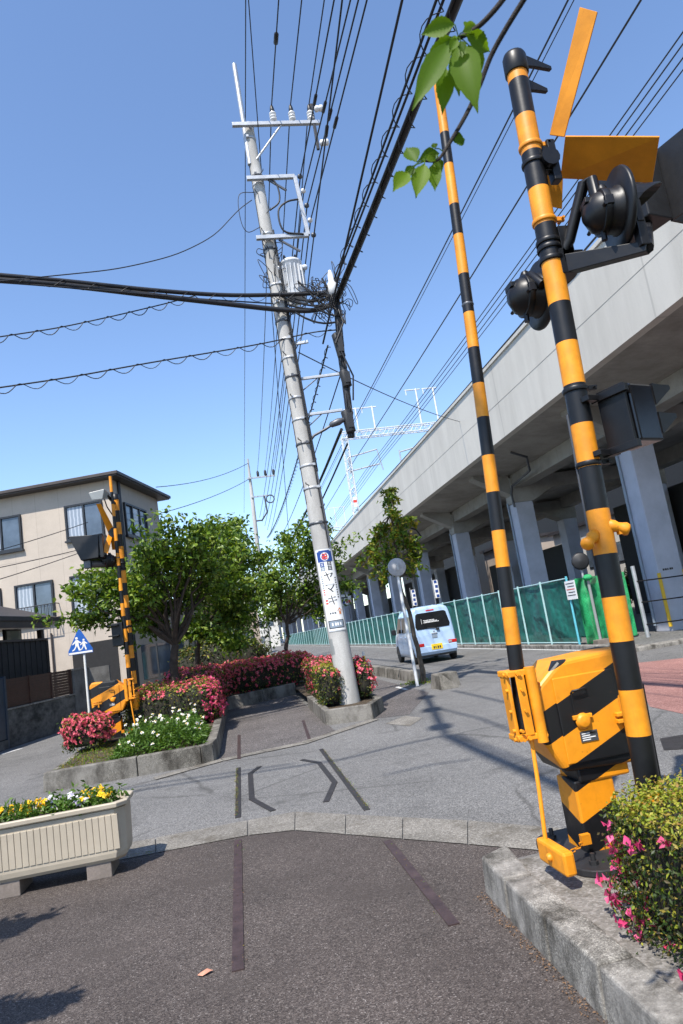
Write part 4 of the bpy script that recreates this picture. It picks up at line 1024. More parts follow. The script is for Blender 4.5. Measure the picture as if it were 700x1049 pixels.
# ------------------------------------------------------------------ utility pole
YP = 12.95
PB = V(1.86, YP, .15); PT = atY(254.5, 132, YP)
def pp(z): return PB+(PT-PB)*((z-PB[2])/(PT[2]-PB[2]))
def pr(z): return .195+(.115-.195)*(z-PB[2])/(PT[2]-PB[2])
pax = nrm(PT-PB)
up = thing('utility_pole', 'tall leaning concrete utility pole with transformer and advertising plate, rising from the kerbed planter', 'utility pole', PB, 'concrete utility poles')
mb = MB(); zz = list(np.linspace(PB[2], PT[2], 14)); mb.tube([pp(z) for z in zz], [pr(z) for z in zz], 22); build('pole', mb, M['polec'], up)
tip = atY(240, 66, YP)
mb = MB(); mb.tube([pp(PT[2]-.9)+V(-.10,-.05,0), tip], [.055,.05], 8); build('top_extension', mb, M['galv'], up)
for i, z in enumerate([3.6,4.3,4.75,5.2,5.7,6.15,6.6,7.0,7.4,7.8,8.2,8.6,9.4,9.75,10.9,11.1,12.0,12.3]):
    mb = MB(); mb.lathe([(pr(z)+.002,-.025),(pr(z)+.010,-.022),(pr(z)+.010,.022),(pr(z)+.002,.025)], pp(z), pax, 18)
    w = rng.uniform(-.6, .6); d = V(math.sin(w), -math.cos(w), 0); mb.box(pp(z)+d*(pr(z)+.03), (.05,.05,.05))
    build('pole_band', mb, M['galv'] if i % 3 else M['steel_d'], up)
for i, z in enumerate(np.arange(3.9, 11.5, .45)):
    s = -1 if i % 2 else 1; c = pp(z); mb = MB(); d = nrm(V(.45*s,-.9,0)); mb.tube([c+d*pr(z)*.9, c+d*(pr(z)+.14), c+d*(pr(z)+.15)+V(0,0,.03)], .010, 6); build('step_bolt', mb, M['steel_d'], up)
# wires clipped down the pole
mb = MB(); mb.tube([pp(z)+V(.10,-.8*pr(z)-.02,0)*1.0 for z in np.arange(3.1, 8.4, .4)], .014, 6); mb.tube([pp(z)+V(.5*pr(z)+.06,-.7*pr(z)-.03,0) for z in np.arange(4.6, 9.8, .4)], .018, 6); mb.tube([pp(z)+V(-.9*pr(z)-.012,-.3*pr(z),0) for z in np.arange(4, 12, .5)], .008, 6)
build('pole_cable', mb, M['cable'], up)
# patches of old stickers
for (u, v, w, h) in ((340,666,.12,.16),(348,704,.15,.18),(331,662,.10,.22)):
    c = atY(u, v, YP); z = c[2]; x = (c[0]-pp(z)[0]); a0 = math.asin(max(-.9,min(.9,x/pr(z)))); mb = MB(); n = 6; vs = []
    for i in range(n+1):
        a = a0-w/2/pr(z)+w/pr(z)*i/n
        for dz in (-h/2, h/2): vs.append(pp(z+dz)+V(math.sin(a),-math.cos(a),0)*(pr(z+dz)+.003))
    mb.add(vs, [(2*i,2*i+2,2*i+3,2*i+1) for i in range(n)], 0, True); build('sticker', mb, M['lampgrey'], up)
# advertising plate wrapped round the pole
zb, zt = atY(343, 646, YP)[2], atY(326, 565, YP)[2]
def wrapf(zc, xc=0, out=.014):
    def f(x, y):
        z = zc+y; r = pr(z)+out; a = (x+xc)/(pr(z)+.01)-.10
        return pp(z)+V(math.sin(a),-math.cos(a),0)*r
    return f
def wrect(mb, xc, zc, w, h, mi, out):
    n = max(2, int(w/.03)); f = wrapf(zc, xc, out)
    vs = [f(-w/2+w*i/n, s*h/2) for i in range(n+1) for s in (-1,1)]
    mb.add(vs, [(2*i,2*i+2,2*i+3,2*i+1) for i in range(n)], mi, False)
mb = MB(); W_ = .36; Hh = zt-zb; zc = (zb+zt)/2
wrect(mb, 0, zc, W_, Hh, 0, .011)
wrect(mb, 0, zc, W_+.03, Hh+.03, 8, .007)
zq = lambda t: zt-Hh*t     # t from top 0..1
wrect(mb, 0, zq(.085), .30, Hh*.13, 1, .0135)
wrect(mb, 0, zq(.015), .22, .022, 1, .0135)
f = wrapf(zq(.085), 0, .016); vs = [f(.078*math.cos(w), .078*math.sin(w)) for w in np.linspace(0, 2*math.pi, 28, endpoint=False)]
mb.add(vs, [tuple(range(28))], 0)
for (x, y, w, h) in ((0,.045,.09,.018),(0,.018,.018,.04),(-.04,-.015,.018,.07),(.04,-.015,.018,.07),(0,-.045,.09,.018),(0,-.015,.075,.014),(0,.0,.075,.014)):
    wrect(mb, x, zq(.085)+y, w, h, 2, .018)
for (x, t, mi) in ((-.075,.185,1),(.065,.175,5),(-.075,.235,6),(.065,.235,5)):
    for k in range(3): wrect(mb, x, zq(t)+.03-.03*k, .085, .016, mi, .0135)
    wrect(mb, x-.03, zq(t), .016, .085, mi, .0142); wrect(mb, x+.03, zq(t), .016, .085, mi, .0142)
for ch_, t in (('ヤ',.335),('マ',.485),('キ',.63)):
    put_text(mb, ch_, (0,0,0), (1,0,0), (0,0,1), .21, 3, wrapf(zq(t), .01, .0145))
for k in range(9):
    wrect(mb, -.125, zq(.33+.028*k), .03, .022, 6 if k < 6 else 2, .0135); wrect(mb, .135, zq(.36+.03*k), .028, .024, 3, .0135)
for k in range(2): wrect(mb, -.105, zq(.63+.035*k), .05, .03, 2, .0135)
[wrect(mb, -.075+.045*k, zq(.79), .03, .032, 5, .0135) for k in range(3)]
fa = wrapf(zq(.775), .11, .0145); mb.add([fa(0,.07), fa(-.05,.01), fa(-.02,.01), fa(-.02,-.055), fa(.02,-.055), fa(.02,.01), fa(.05,.01)], [tuple(range(7))], 4)
wrect(mb, 0, zq(.925), .31, Hh*.10, 7, .0138)
wrect(mb, 0, zq(.925), .27, Hh*.082, 6, .0146)
for x in (-.07,-.01,.03,.08): wrect(mb, x, zq(.925), .028, .055, 0, .0155)
build('advertising_plate', mb, [M['signw'], M['navy'], M['signred'], M['ink'], M['signor'], M['steel_d'], M['greyblue'], M['ink'], M['galvw']], up)
# crossarms, insulators, rack
def arm(p, q, w=.07, m='galv', nm='crossarm'):
    p, q = np.array(p), np.array(q); d = nrm(q-p); s = nrm(np.cross(d, (0,0,1))); mb = MB()
    mb.box((p+q)/2, (np.linalg.norm(q-p), w, w), [d, s, np.cross(s, d)]); return build(nm, mb, M[m], up, .004)
ay_ = YP-.2
A0, A1 = atY(238,128,ay_), atY(327,123,ay_); zt_arm = A0[2]; A1[2] = zt_arm; A0[2] = zt_arm
arm(A0, A1, .08); mb = MB(); mb.tube([pp(zt_arm-.75)+V(.05,-.1,0), A0*.45+A1*.55+V(0,0,-.04)], .022, 6); build('arm_brace', mb, M['galv'], up)
def insulator(c, h=.34, r=.075, par=up):
    mb = MB(); prof = [(.02,0)]
    for k in range(3): prof += [(r*.55, h*(.1+.2*k)), (r, h*(.14+.2*k)), (r, h*(.2+.2*k)), (r*.55, h*(.26+.2*k))]
    mb.lathe(prof+[(r*.6,h*.72)], c, (0,0,1), 12)
    o = build('insulator', mb, M['ceram'], par); mb = MB(); mb.lathe([(r*.62,h*.72),(r*.7,h*.75),(r*.6,h*.95),(.03,h*1.15)], c, (0,0,1), 10); build('insulator_cap', mb, M['plastic'], o); return c+V(0,0,h*1.1)
hv = []
for u in (280.5, 300, 319): 
    c = atY(u, 124, ay_); c[2] = zt_arm+.04; hv.append(insulator(c))
c = A1+V(-.12,0,0); mb = MB(); mb.box(c+V(0,0,-.1), (.06,.06,1.1)); build('switch_bracket', mb, M['plastic'], up, .005)
for dz in (.33,-.5):
    mb = MB(); mb.lathe([(.03,0),(.07,.02),(.07,.08),(.05,.1),(.07,.12),(.07,.18),(.03,.2)], c+V(.05,-.0,dz), (1,-.15,0), 10); build('insulator', mb, M['ceram'], up)
r0, r1 = atY(258,184,ay_), atY(302,181,ay_); r0[2] = r1[2]; s0, s1 = atY(268,246,ay_), atY(316,241,ay_); s0[2] = s1[2]
arm(r0+V(-.1,0,0), r1, .08); arm(s0+V(-.1,0,0), s1, .08); arm(r1, s1, .075, 'galv', 'rack_post')
arm(pp(r0[2])+V(.2,-.18,-.03), pp(r0[2])+V(.55,-.18,-.30), .04, 'steel_d', 'arm_brace'); arm(pp(s0[2])+V(.2,-.18,-.05), pp(s0[2])+V(.6,-.2,-.35), .04, 'steel_d', 'arm_brace')
lv = []
for k in range(5):
    p = r1+(s1-r1)*(k/4.)+V(.06,0,0); mb = MB(); mb.lathe([(.025,-.0),(.05,.02),(.05,.08),(.025,.1)], p, (1,0,0), 10); build('spool_insulator', mb, M['ceram' if k % 2 else 'steel_d'], up); lv.append(p+V(.06,0,0))
# loop cables
mb = MB(); a = pp(10.6)+V(.2,-.2,0)
mb.tube(smooth([s1+V(-.1,-.05,0), s1+V(-.5,-.05,.1), s1+V(-.55,-.05,.55), s1+V(-.35,-.05,.75), s1+V(-.1,-.05,.8)]), .02, 7)
mb.tube(smooth([pp(11.0)+V(.15,-.2,0), pp(10.8)+V(.35,-.2,0), pp(10.4)+V(.35,-.2,0), pp(10.2)+V(.12,-.2,0)]), .018, 7)
mb.tube(smooth([pp(10.6)+V(-.12,-.1,.1), pp(10.5)+V(-.45,-.1,.15), pp(10.2)+V(-.5,-.1,-.1), pp(9.9)+V(-.4,-.1,-.1), pp(9.9)+V(-.12,-.1,0)]), .008, 6)
build('loop_cable', mb, M['cable'], up)
# transformer
tc = atY(300, 286, YP+.05)
mb = MB(); mb.lathe([(.0,-.52),(.205,-.50),(.22,-.44),(.22,.30),(.235,.31),(.235,.36),(.18,.40),(.08,.43),(0,.435)], tc, (0,0,1), 24)
tr_ = build('transformer', mb, M['trafo'], up)
mb = MB()
for k in range(18):
    w = 2*math.pi*k/18; d = V(math.cos(w), math.sin(w), 0); mb.box(tc+d*.235+V(0,0,-.05), (.06,.012,.55), [d, np.cross((0,0,1), d), V(0,0,1)])
build('cooling_fin', mb, M['trafo'], tr_)
for d in ((-.10,-.02),(.10,-.02)):
    mb = MB(); mb.lathe([(.03,0),(.045,.04),(.03,.06),(.04,.09),(.015,.16)], tc+V(d[0],d[1],.38), (d[0],0,1), 10); build('bushing', mb, M['steel_d'], tr_)
for s in (-1,1):
    mb = MB(); mb.lathe([(.04,0),(.06,.03),(.06,.09),(.03,.12)], tc+V(.21*s,-.08,.19), (s,-.4,0), 10); build('bushing', mb, M['trafo'], tr_)
mb = MB(); mb.box(tc+V(-.2,.1,.2), (.4,.12,.07)); mb.box(tc+V(-.2,.1,-.3), (.4,.12,.07)); mb.box(tc+V(-.2,.1,-.05), (.06,.1,.5)); build('transformer_bracket', mb, M['steel_d'], up)
# communication brackets to the right
brk = [((296,354),(316,350)),((304,389),(349,383)),((310,427),(351,420)),((294,318),(343,306)),((292,309),(340,298))]
ends = []
for a, b in brk:
    q = atY(*b, YP-.1); p = pp(q[2]); ends.append(q); arm(p, q, .05, 'galv', 'cable_bracket')
    mb = MB(); mb.tube([pp(q[2]-.35), p*.45+q*.55], .012, 6); build('arm_brace', mb, M['steel_d'], up)
mb = MB(); mb.tube([atY(316,470,YP-.1), atY(316,454,YP-.1), atY(322,446,YP-.12), atY(333,440,YP-.15), atY(345,432,YP-.2)], .028, 8); build('lamp_bracket', mb, M['steel_d'], up)
mb = MB(); c = atY(347,432,YP-.2); mb.lathe([(.02,-.2),(.06,-.16),(.075,0),(.04,.12)], c, (.9,-.1,.25), 12); build('street_light', mb, M['steel_d'], up)
mb = MB(); c = atY(340,291,YP-.3); mb.lathe([(.04,-.25),(.10,-.22),(.10,0),(.06,.05),(.06,.2),(.03,.3)], c, (0,0,1), 10); build('fuse_cutout', mb, M['ceram'], up)
mb = MB()
for k in range(26):
    z = rng.uniform(8.2, 9.4); w = rng.uniform(-1.6, 1.9); d = V(math.sin(w), -math.cos(w), 0); a = pp(z)+d*pr(z); b = pp(z+rng.uniform(-.35,.35))+d*pr(z)
    mb.tube(smooth([a, a+d*rng.uniform(.06,.22)+V(rng.uniform(-.1,.1),0,rng.uniform(-.05,.15)), b+d*rng.uniform(.05,.18), b], 4), .008, 5)
build('tie_wire', mb, M['cable'], up)

# second pole, far
Y2 = 45
B2 = atY(273,648,Y2); T2 = atY(254,470,Y2); B2 = V(B2[0],Y2,.0)
p2 = thing('utility_pole', 'thin distant utility pole rising out of the tree crowns left of the near concrete pole', 'utility pole', B2, 'concrete utility poles')
mb = MB(); mb.tube([B2, B2*.18+T2*.82, T2], [.19,.12,.05], 12); build('pole', mb, M['polec'], p2)
def on2(z): return B2+(T2-B2)*((z-B2[2])/(T2[2]-B2[2]))
a2 = on2(atY(260,490,Y2)[2]); mb = MB(); mb.box(a2+V(.75,-.15,0), (1.9,.09,.09)); build('crossarm', mb, M['galv'], p2)
for dx in (.55,1.05,1.6):
    mb = MB(); mb.lathe([(.06,0),(.09,.1),(.09,.3),(.05,.4)], a2+V(dx,-.15,.04), (0,0,1), 8); build('insulator', mb, M['plastic'], p2)
a3 = on2(atY(265,509,Y2)[2]); mb = MB(); mb.box(a3+V(.5,-.15,0), (1.1,.08,.08)); build('crossarm', mb, M['galv'], p2)
rc = atY(277,511,Y2-.1); mb = MB(); mb.tube([rc+V(.26*math.cos(w),0,.26*math.sin(w)) for w in np.linspace(0, 2*math.pi, 20)], .045, 6); build('cable_coil', mb, M['cableg'], p2)
a4 = on2(atY(268,533,Y2)[2]); mb = MB(); mb.tube([a4, a4+V(.5,0,.0), a4+V(.9,-.1,.5), a4+V(.85,-.1,1.6)], .06, 6); build('cable_riser', mb, M['cableg'], p2)

# ------------------------------------------------------------------ cables
def sagline(p, q, sag, n=14):
    p, q = np.array(p), np.array(q); return [p+(q-p)*t-V(0,0,sag*4*t*(1-t)) for t in np.linspace(0, 1, n)]
def cable(label, pts, r, grp, m='cable', spiral=None, name='overhead_cable', n=6, blobs=(), extra=()):
    mb = MB(); mb.tube(pts, r, n)
    for pts2, r2 in extra: mb.tube(pts2, r2, 5)
    P = np.array(pts); seg = np.linalg.norm(np.diff(P, axis=0), axis=1); cum = np.concatenate([[0], np.cumsum(seg)])
    at = lambda s: V(*[np.interp(s, cum, P[:, k]) for k in range(3)])
    if spiral:
        rad, pitch, r2 = spiral; k = int(cum[-1]/pitch*10); tt = []
        for i in range(min(k, 1200)):
            s = i*pitch/10; c = at(s); d = nrm(at(min(s+.05, cum[-1]))-at(max(s-.05, 0))); a = nrm(np.cross(d, (0,0,1))); b = np.cross(a, d); w = 2*math.pi*i/10
            tt.append(c-V(0,0,rad*.8)+(a*math.cos(w)+b*math.sin(w))*rad)
        mb.tube(tt, r2, 4, 0, False)
    for s, rr, L in blobs:
        c = at(s); d = nrm(at(s+.05)-at(s-.05)); mb.lathe([(r,-L/2),(rr,-L/2*.7),(rr,L/2*.7),(r,L/2)], c, d, 8)
    return tag(build(name, mb, M[m]), label, 'cable', grp)
def ext(p, q, k): return np.array(q)+(np.array(q)-np.array(p))*k
GHV = 'thin power wires on the top crossarm'
for i, p in enumerate(hv):
    lab = ['thin wire over the leftmost insulator of the concrete pole crossarm, running along the street', 'thin wire over the middle insulator of the concrete pole crossarm, running along the street', 'thin wire over the insulator nearest the outer end of the concrete pole crossarm'][i]
    q = a2+V((.55,1.05,1.6)[i],-.15,.42); b = V(p[0]+(-.05,.0,.1)[i], -24, p[2]+.2)
    cable(lab, sagline(b, p, .5)[:-1]+sagline(p, q, .5), .013, GHV, blobs=((36.0-.0+2.2*(i==0)-3.2*(i==0),.045,.3),) if i == 0 else ())
GLV = 'low voltage wires from the pole rack'
names = ['top','second','third','fourth','lowest']
tops = [(340.6,0),(357,0),(365,0),(373.6,0),(349,0)]
for i, p in enumerate(lv):
    e = G(*tops[i], p[2]+.05); b = ext(p, e, 4.5)
    q = on2(9.6-.3*i)+V(.35+.14*i,0,0)
    L = np.linalg.norm(b-p)
    cable('black wire leaving the %s spool of the pole rack and passing high over the path' % names[i], sagline(b, p, .15)[:-1]+sagline(p, q, .5), .014, GLV, blobs=((L-2.1-.22*i,.032,.30),))
# thick telephone bundle overhead, junction and drop
J = atY(345,308,YP-.15)
GT_ = 'thick telephone cable bundles at the pole'
e = G(462,0,J[2]+.15); b = ext(J, e, 3.0)
pts = sagline(b, J, .2, 16)
cable('thickest black cable bundle sweeping from the pole junction to the upper photo edge', pts, .052, GT_, spiral=(.075,.5,.008), n=8, extra=[([p+V(.06,0,.05) for p in pts], .03), ([p+V(-.07,0,-.03) for p in pts], .022)])
for k, (u, lab) in enumerate(((441,'looped black cable with hanger rings left of the thickest bundle'),(448,'plain black cable squeezed between the looped cable and the thickest bundle'))):
    e = G(u,0,J[2]+.5); q = atY(343,285+k*6,YP-.2); b = ext(q, e, 3.0); cable(lab, sagline(b, q, .2, 16), .02, GT_, spiral=(.09,.62,.008) if k == 0 else None)
q = atY(331,352,YP-.1); e = G(408,0,J[2]+1.4); cable('single black cable left of the looped cables, coming down to the pole bracket', sagline(ext(q, e, 3), q, .2, 16), .020, GT_)
# cables to the left
GL = 'telephone cables crossing the street to the left'
def leftc(label, pxs, r, spiral=None, extra=0):
    P = [atY(u, v, y) for u, v, y in pxs]; P = [ext(P[1], P[0], 1.2)]+P
    t = np.linspace(0, len(P)-1, 40); A = np.array(P)
    Q = [V(*[np.interp(x, range(len(P)), A[:, k]) for k in range(3)]) for x in t]
    # smooth
    for _ in range(6): Q = [Q[0]]+[(Q[i-1]+Q[i]*2+Q[i+1])/4 for i in range(1, len(Q)-1)]+[Q[-1]]
    return cable(label, Q, r, GL, spiral=spiral)
leftc('upper black strand of the heavy cable pair crossing from the left photo edge', [(0,282,11),(70,288,11.4),(150,297,11.9),(230,303,12.4),(290,302,12.75),(330,300,12.8),(345,306,12.8)], .040, (.07,.55,.007))
leftc('lower black strand of the heavy cable pair, sagging under the transformer', [(0,287,11),(70,292,11.4),(150,302,11.9),(230,311,12.4),(290,318,12.75),(325,319,12.8),(345,309,12.8)], .050)
leftc('thin strand just beneath the heavy cable pair on the left', [(0,289,11),(100,297,11.5),(200,306,12.2),(280,311,12.8)], .014)
leftc('spiral wrapped cable rising from the left photo edge to meet the heavy pair', [(0,345,11),(60,336,11.4),(120,323,11.8),(170,311,12.2),(200,303,12.5)], .011, (.055,.42,.008))
leftc('lowest spiral wrapped cable crossing the sky on the left to the concrete pole', [(0,397,11),(70,387,11.4),(150,372,11.9),(230,359,12.4),(280,350,12.8),(320,340,12.85),(345,338,12.8)], .013, (.06,.5,.008))
leftc('thin sagging line curving up from the heavy pair to the upper pole', [(60,282,11.2),(120,276,11.6),(180,262,12.1),(220,242,12.5),(244,215,12.8),(258,205,12.9)], .010)
# drop bundle with splice closures
dp = [J+V(0,0,.1), atY(347,330,YP-.12), atY(350,365,YP-.1), atY(354,392,YP-.1), atY(358,425,YP-.1), atY(360,448,YP-.1)]
dt = thing('cable_drop', 'dense black cable bundle with splice cases hanging down beside the concrete pole', 'cable', J, GT_)
mb = MB(); dp = smooth(dp, 4); mb.tube(dp, .075, 8)
for k in range(5):
    o_ = V(rng.uniform(-.09,.09), rng.uniform(-.08,.05), 0); mb.tube([p+o_*(1+.5*math.sin(i*2+k)) for i, p in enumerate(dp)], .016, 6)
mb.tube([atY(345,312,YP-.2), atY(352,330,YP-.3), atY(344,352,YP-.25)], .022, 6); mb.tube([atY(345,350,YP-.25), atY(362,385,YP-.25), atY(362,410,YP-.2)], .018, 6)
build('cable_bundle', mb, M['cable'], dt)
for (u, v, L, r) in ((347,354,.56,.085),(354,388,.38,.095),(357,432,.50,.10)):
    mb = MB(); c = atY(u, v, YP-.16); mb.lathe([(.03,-L/2),(r,-L/2*.86),(r,L/2*.86),(.03,L/2)], c, (.12,0,-1), 12); mb.box(c+V(.03,-.08,0), (r*1.2,.06,L*.6)); build('splice_case', mb, M['plastic'], dt, .006)
mb = MB()
for k in range(60):
    u = rng.uniform(318, 354); v = rng.uniform(284, 322); a = atY(u, v, YP-rng.uniform(0,.4)); w = rng.normal(size=3)*np.array([.10,.05,.09]); mb.tube(smooth([a, a+w+V(0,0,-.08), a+w*1.6+V(0,0,-.14), a+w*2+V(0,0,-.02), a+w*.9+V(.03,0,.06), a+w*.1], 4), .008, 5)
for (p_, q_) in (((300,305),(345,300)),((290,300),(332,312)),((310,292),(345,316)),((322,300),(352,296)),((330,285),(346,302)),((285,302),(345,312)),((295,312),(350,310)),((305,288),(346,308)),((318,310),(352,322)),((300,318),(344,330))):
    mb.tube(sagline(atY(*p_,YP-.2), atY(*q_,YP-.2), .12, 8), .02, 6)
build('loose_loops', mb, M['cable'], dt)
mb = MB(); mb.box(atY(344,303,YP-.15), (.12,.1,.7)); build('hanger_plate', mb, M['steel_d'], dt)
# to the far pole
GF = 'cables running on to the far pole'
for k, (a, z, lab, r) in enumerate(((atY(350,440,YP),6.2,'heavy cable going away from the drop bundle towards the far pole',.035),(atY(356,455,YP),5.6,'lower cable going away from the drop bundle towards the far pole',.022),(atY(336,354,YP),8.2,'cable with hanger loops running from the middle bracket to the far pole',.018),(atY(349,384,YP),7.3,'thin cable running from the long bracket to the far pole',.014))):
    cable(lab, sagline(a, on2(z)+V(.5+.1*k,-.1,0), .55), r, GF, spiral=(.05,.5,.008) if k == 2 else None)
# service drops to the house and others
GD = 'thin service wires'
cable('thin service wire from the far pole top to the beige house roof', sagline(on2(T2[2]-.3)+V(0,0,.0), atY(160,499,29.5), .3), .018, GD)
cable('thin service wire from the far pole to the beige house, the lower of two', sagline(on2(atY(258,460+30,Y2)[2]), atY(160,527,29.0), .2), .018, GD)
cable('thin wire crossing over the road from the concrete pole to the viaduct wall', sagline(atY(306,361,YP), atX(480,434,11.0), .2), .012, GD)
for k, (p, q) in enumerate((((0,562),(70,541)),((0,580),(86,561)),((0,592),(80,566)))):
    cable(['topmost thin wire across the front of the beige house','middle thin wire across the front of the beige house','lowest thin wire across the front of the beige house'][k], sagline(ext(atY(*q,22.5), atY(*p,21), .5), ext(atY(*p,21), atY(*q,24), .35), .05), .014, GD)
cable('lone thin wire passing behind the tip of the concrete pole', [V(*(G(246,-5,16)+V(0,0,0))), atY(250,470,44)], .012, GD) if False else None
p = atY(245.7,30,11.5); cable('lone thin wire passing high behind the tip of the concrete pole', sagline(V(p[0],-20,p[2]+.6), V(p[0]+.3,60,p[2]-.4), .2), .011, GD)
p = atY(255.5,10,10.5); q = atY(268,176,13.2); cable('lone thin wire slanting down between the tip of the pole and its first insulator', [ext(q,p,6), p, q, ext(p,q,6)], .010, GD)
# feeder wires along the viaduct
GV = 'railway wires along the viaduct'
vw = [((580,0),12.4,.034,'black roadside wire leading up to the top edge left of the crossing post'),((586,0),12.6,.019,'thin wire hugging the black roadside wire'),((655,0),12.5,.032,'single heavier wire meeting the photo top near the right corner'),
      ((700,30),13.2,.022,'uppermost of the parallel railway wires at the right photo edge'),((700,42),13.6,.022,'second of the parallel railway wires at the right photo edge'),((700,56),14.0,.022,'third of the parallel railway wires at the right photo edge'),((700,68),14.6,.020,'fourth of the parallel railway wires at the right photo edge'),((700,135),12.2,.035,'lowest heavy railway wire at the right photo edge')]
for (uv, X, r, lab) in vw:
    a = atX(*uv, X); z = a[2]
    pts = []
    for (y0, y1) in ((-20,10),(10,60),(60,115),(115,200)): pts += sagline((X,y0,z), (X,y1,z), .22, 8)[:-1]
    cable(lab, pts+[V(X,200,z)], r, GV)
# cables overhead outside the photo whose shadows lie on the road
GO = 'cables high above the photo'
zo = 14.0
def under(pxs): return [G(u, v)-SUNV*zo for u, v in pxs]
sh = lambda pts: [V(p[0], p[1], zo+.0) for p in pts]
cable('cable bundle above the photo, its wide shadow slanting over the road behind the gate machine', sh(under([(458,753),(500,773),(540,790),(600,815),(700,858)])), .085, GO, n=8, extra=[([p+V(.13,0,0) for p in sh(under([(458,753),(500,771),(540,787),(600,811)]))], .03)])
cable('thin cable above the photo, its faint shadow running across the road to the daisies', sh(under([(455,753),(400,765),(352,777),(160,806),(0,836)])), .036, GO, extra=[([p+V(.02,.14,0) for p in sh(under([(300,784),(160,804),(0,833)]))], .028)])
c_ = cable('lumpy cable above the photo, its knotted shadow leading to the mirror post', sh(under([(432,706),(437,716),(443,727),(449,741),(456,752)])), .045, GO, blobs=((1.6,.17,.5),(3.5,.17,.5),(5.4,.17,.5)))
cable('second lumpy strand above the photo beside the knotted one', sh(under([(438,712),(446,727),(455,744),(458,752)])), .03, GO)
cable('wire above the photo, its shadow crossing the road in front of the gate boom', sh(under([(448,725),(490,735),(525,748),(600,775)])), .030, GO)
cable('wire above the photo, its shadow crossing the road nearer the blue van', sh(under([(464,707),(522,720),(600,738)])), .035, GO)
cable('short wire above the photo, its thin shadow ending in mid road', sh(under([(484,777),(440,783),(395,793)])), .024, GO)
SKY_AIR, SKY_DUST, SKY_OZ, SKY_STR, SUN_E, EXPO = 1.0, .3, 3.5, .15, 4.1, .82
# ------------------------------------------------------------------ viaduct
vt = thing('viaduct', 'long grey concrete railway viaduct along the right side of the road', 'viaduct', (16,40,0))
YA, YZ = -30, 320
mb = MB(); mb.bx(10.0,10.28,YA,YZ,7.28,9.93); mb.bx(9.94,10.34,YA,YZ,9.932,10.04); build('parapet', mb, M['viad'], vt)
mb = MB(); mb.bx(22.2,22.5,YA,YZ,7.28,10.0); build('parapet', mb, M['viad'], vt)
mb = MB()
prof = [(10.282,7.285),(12.3,7.05),(20.2,7.05),(22.198,7.285),(22.198,8.0),(10.282,8.0)]
mb.add([(x,YA,z) for x, z in prof]+[(x,YZ,z) for x, z in prof], [(0,1,2,3,4,5)[::-1],(6,7,8,9,10,11)]+[((i+1)%6,i,6+i,6+(i+1)%6) for i in range(6)][::1])
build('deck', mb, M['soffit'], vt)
mb = MB()
for x in (12.95,19.5): mb.bx(x-.35,x+.35,YA,YZ,6.45,7.045)
mb.bx(16-.3,16+.3,YA,YZ,6.6,7.045)
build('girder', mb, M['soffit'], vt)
ys = [1.5,10.4,19.3,28.3,36.9,45.6,54.4,63.3,72.2,81,90,99,108,117,126,135,150,165,180,200,220,240,260,280,300]
for y in ys:
    mb = MB(); w = .42
    pr_ = [(12.5,6.9),(12.5,5.8),(13.4,5.8),(14.4,6.3),(18.1,6.3),(19.05,5.8),(19.95,5.8),(19.95,6.9)]
    n = len(pr_); mb.add([(x,y-w,z) for x, z in pr_]+[(x,y+w,z) for x, z in pr_], [tuple(range(n)),tuple(range(n,2*n))[::-1]]+[(i,(i+1)%n,n+(i+1)%n,n+i)[::-1] for i in range(n)])
    # outward haunch under the cantilever
    pr2 = [(12.498,7.03),(10.9,7.215),(10.9,7.08),(12.498,6.15)]
    mb.add([(x,y-.3,z) for x, z in pr2]+[(x,y+.3,z) for x, z in pr2], [(0,1,2,3),(7,6,5,4),(0,4,5,1),(1,5,6,2),(2,6,7,3),(3,7,4,0)])
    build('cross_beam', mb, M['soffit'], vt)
    for x in (12.95,19.5):
        mb = MB(); mb.bx(x-.41,x+.41,y-.40,y+.40,0,5.798); pl = build('pillar', mb, M['pillar'], vt, .03)
        if y < 130 and x < 15:
            mb = MB(); mb.tube([(x-.45,y+.30,.2),(x-.45,y+.30,5.2),(x-.47,y+.3,5.9)], .05, 8); build('drain_pipe', mb, M['greyblue'], pl)
        if abs(y-19.3) < .1 and x < 15:
            for gx in (-.425,.425):
                mb = MB(); mb.bx(x+gx-.05,x+gx+.05,y-.45,y-.405,.15,1.75); build('corner_guard', mb, M['bolly'], pl, .004)
            mb = MB()
            for k, w_ in enumerate((.07,.07,.05,.08,.05)): mb.bx(x-.25+.075*k,x-.25+.075*k+w_*.8,y-.408,y-.402,1.80,1.86)
            build('notice', mb, M['ink'], pl)
# drain pipes under the soffit
mb = MB(); mb.bx(9.995,9.999,YA,YZ,8.525,8.54); build('formwork_line', mb, M['soffit'], vt)
for y, zz_ in ((24,6.9),(41,6.9)):
    mb = MB(); mb.tube([(11.0,y,7.15),(11.6,y,6.9),(12.2,y+1.2,6.6),(12.42,y+3.6,6.5),(12.44,y+3.9,6.2),(12.47,y+3.9,5.6)], .05, 8); build('drain_pipe', mb, M['steel_d'], vt)
# dark walls added to keep the space under the viaduct dim
for k, (y0, y1) in enumerate(((25.5,33),(38,52),(56,80),(84,120))):
    mb = MB(); mb.bx(20.15,20.4,y0,y1,0,4.6 if k % 2 else 5.6); tag(build('storage_wall', mb, M['darkwall']), ['dark plain wall under the viaduct behind the second visible pillar','low dark wall under the viaduct seen over the blue van','long dark wall deep under the viaduct','furthest dark wall under the viaduct'][k], 'wall', 'walls under the viaduct')
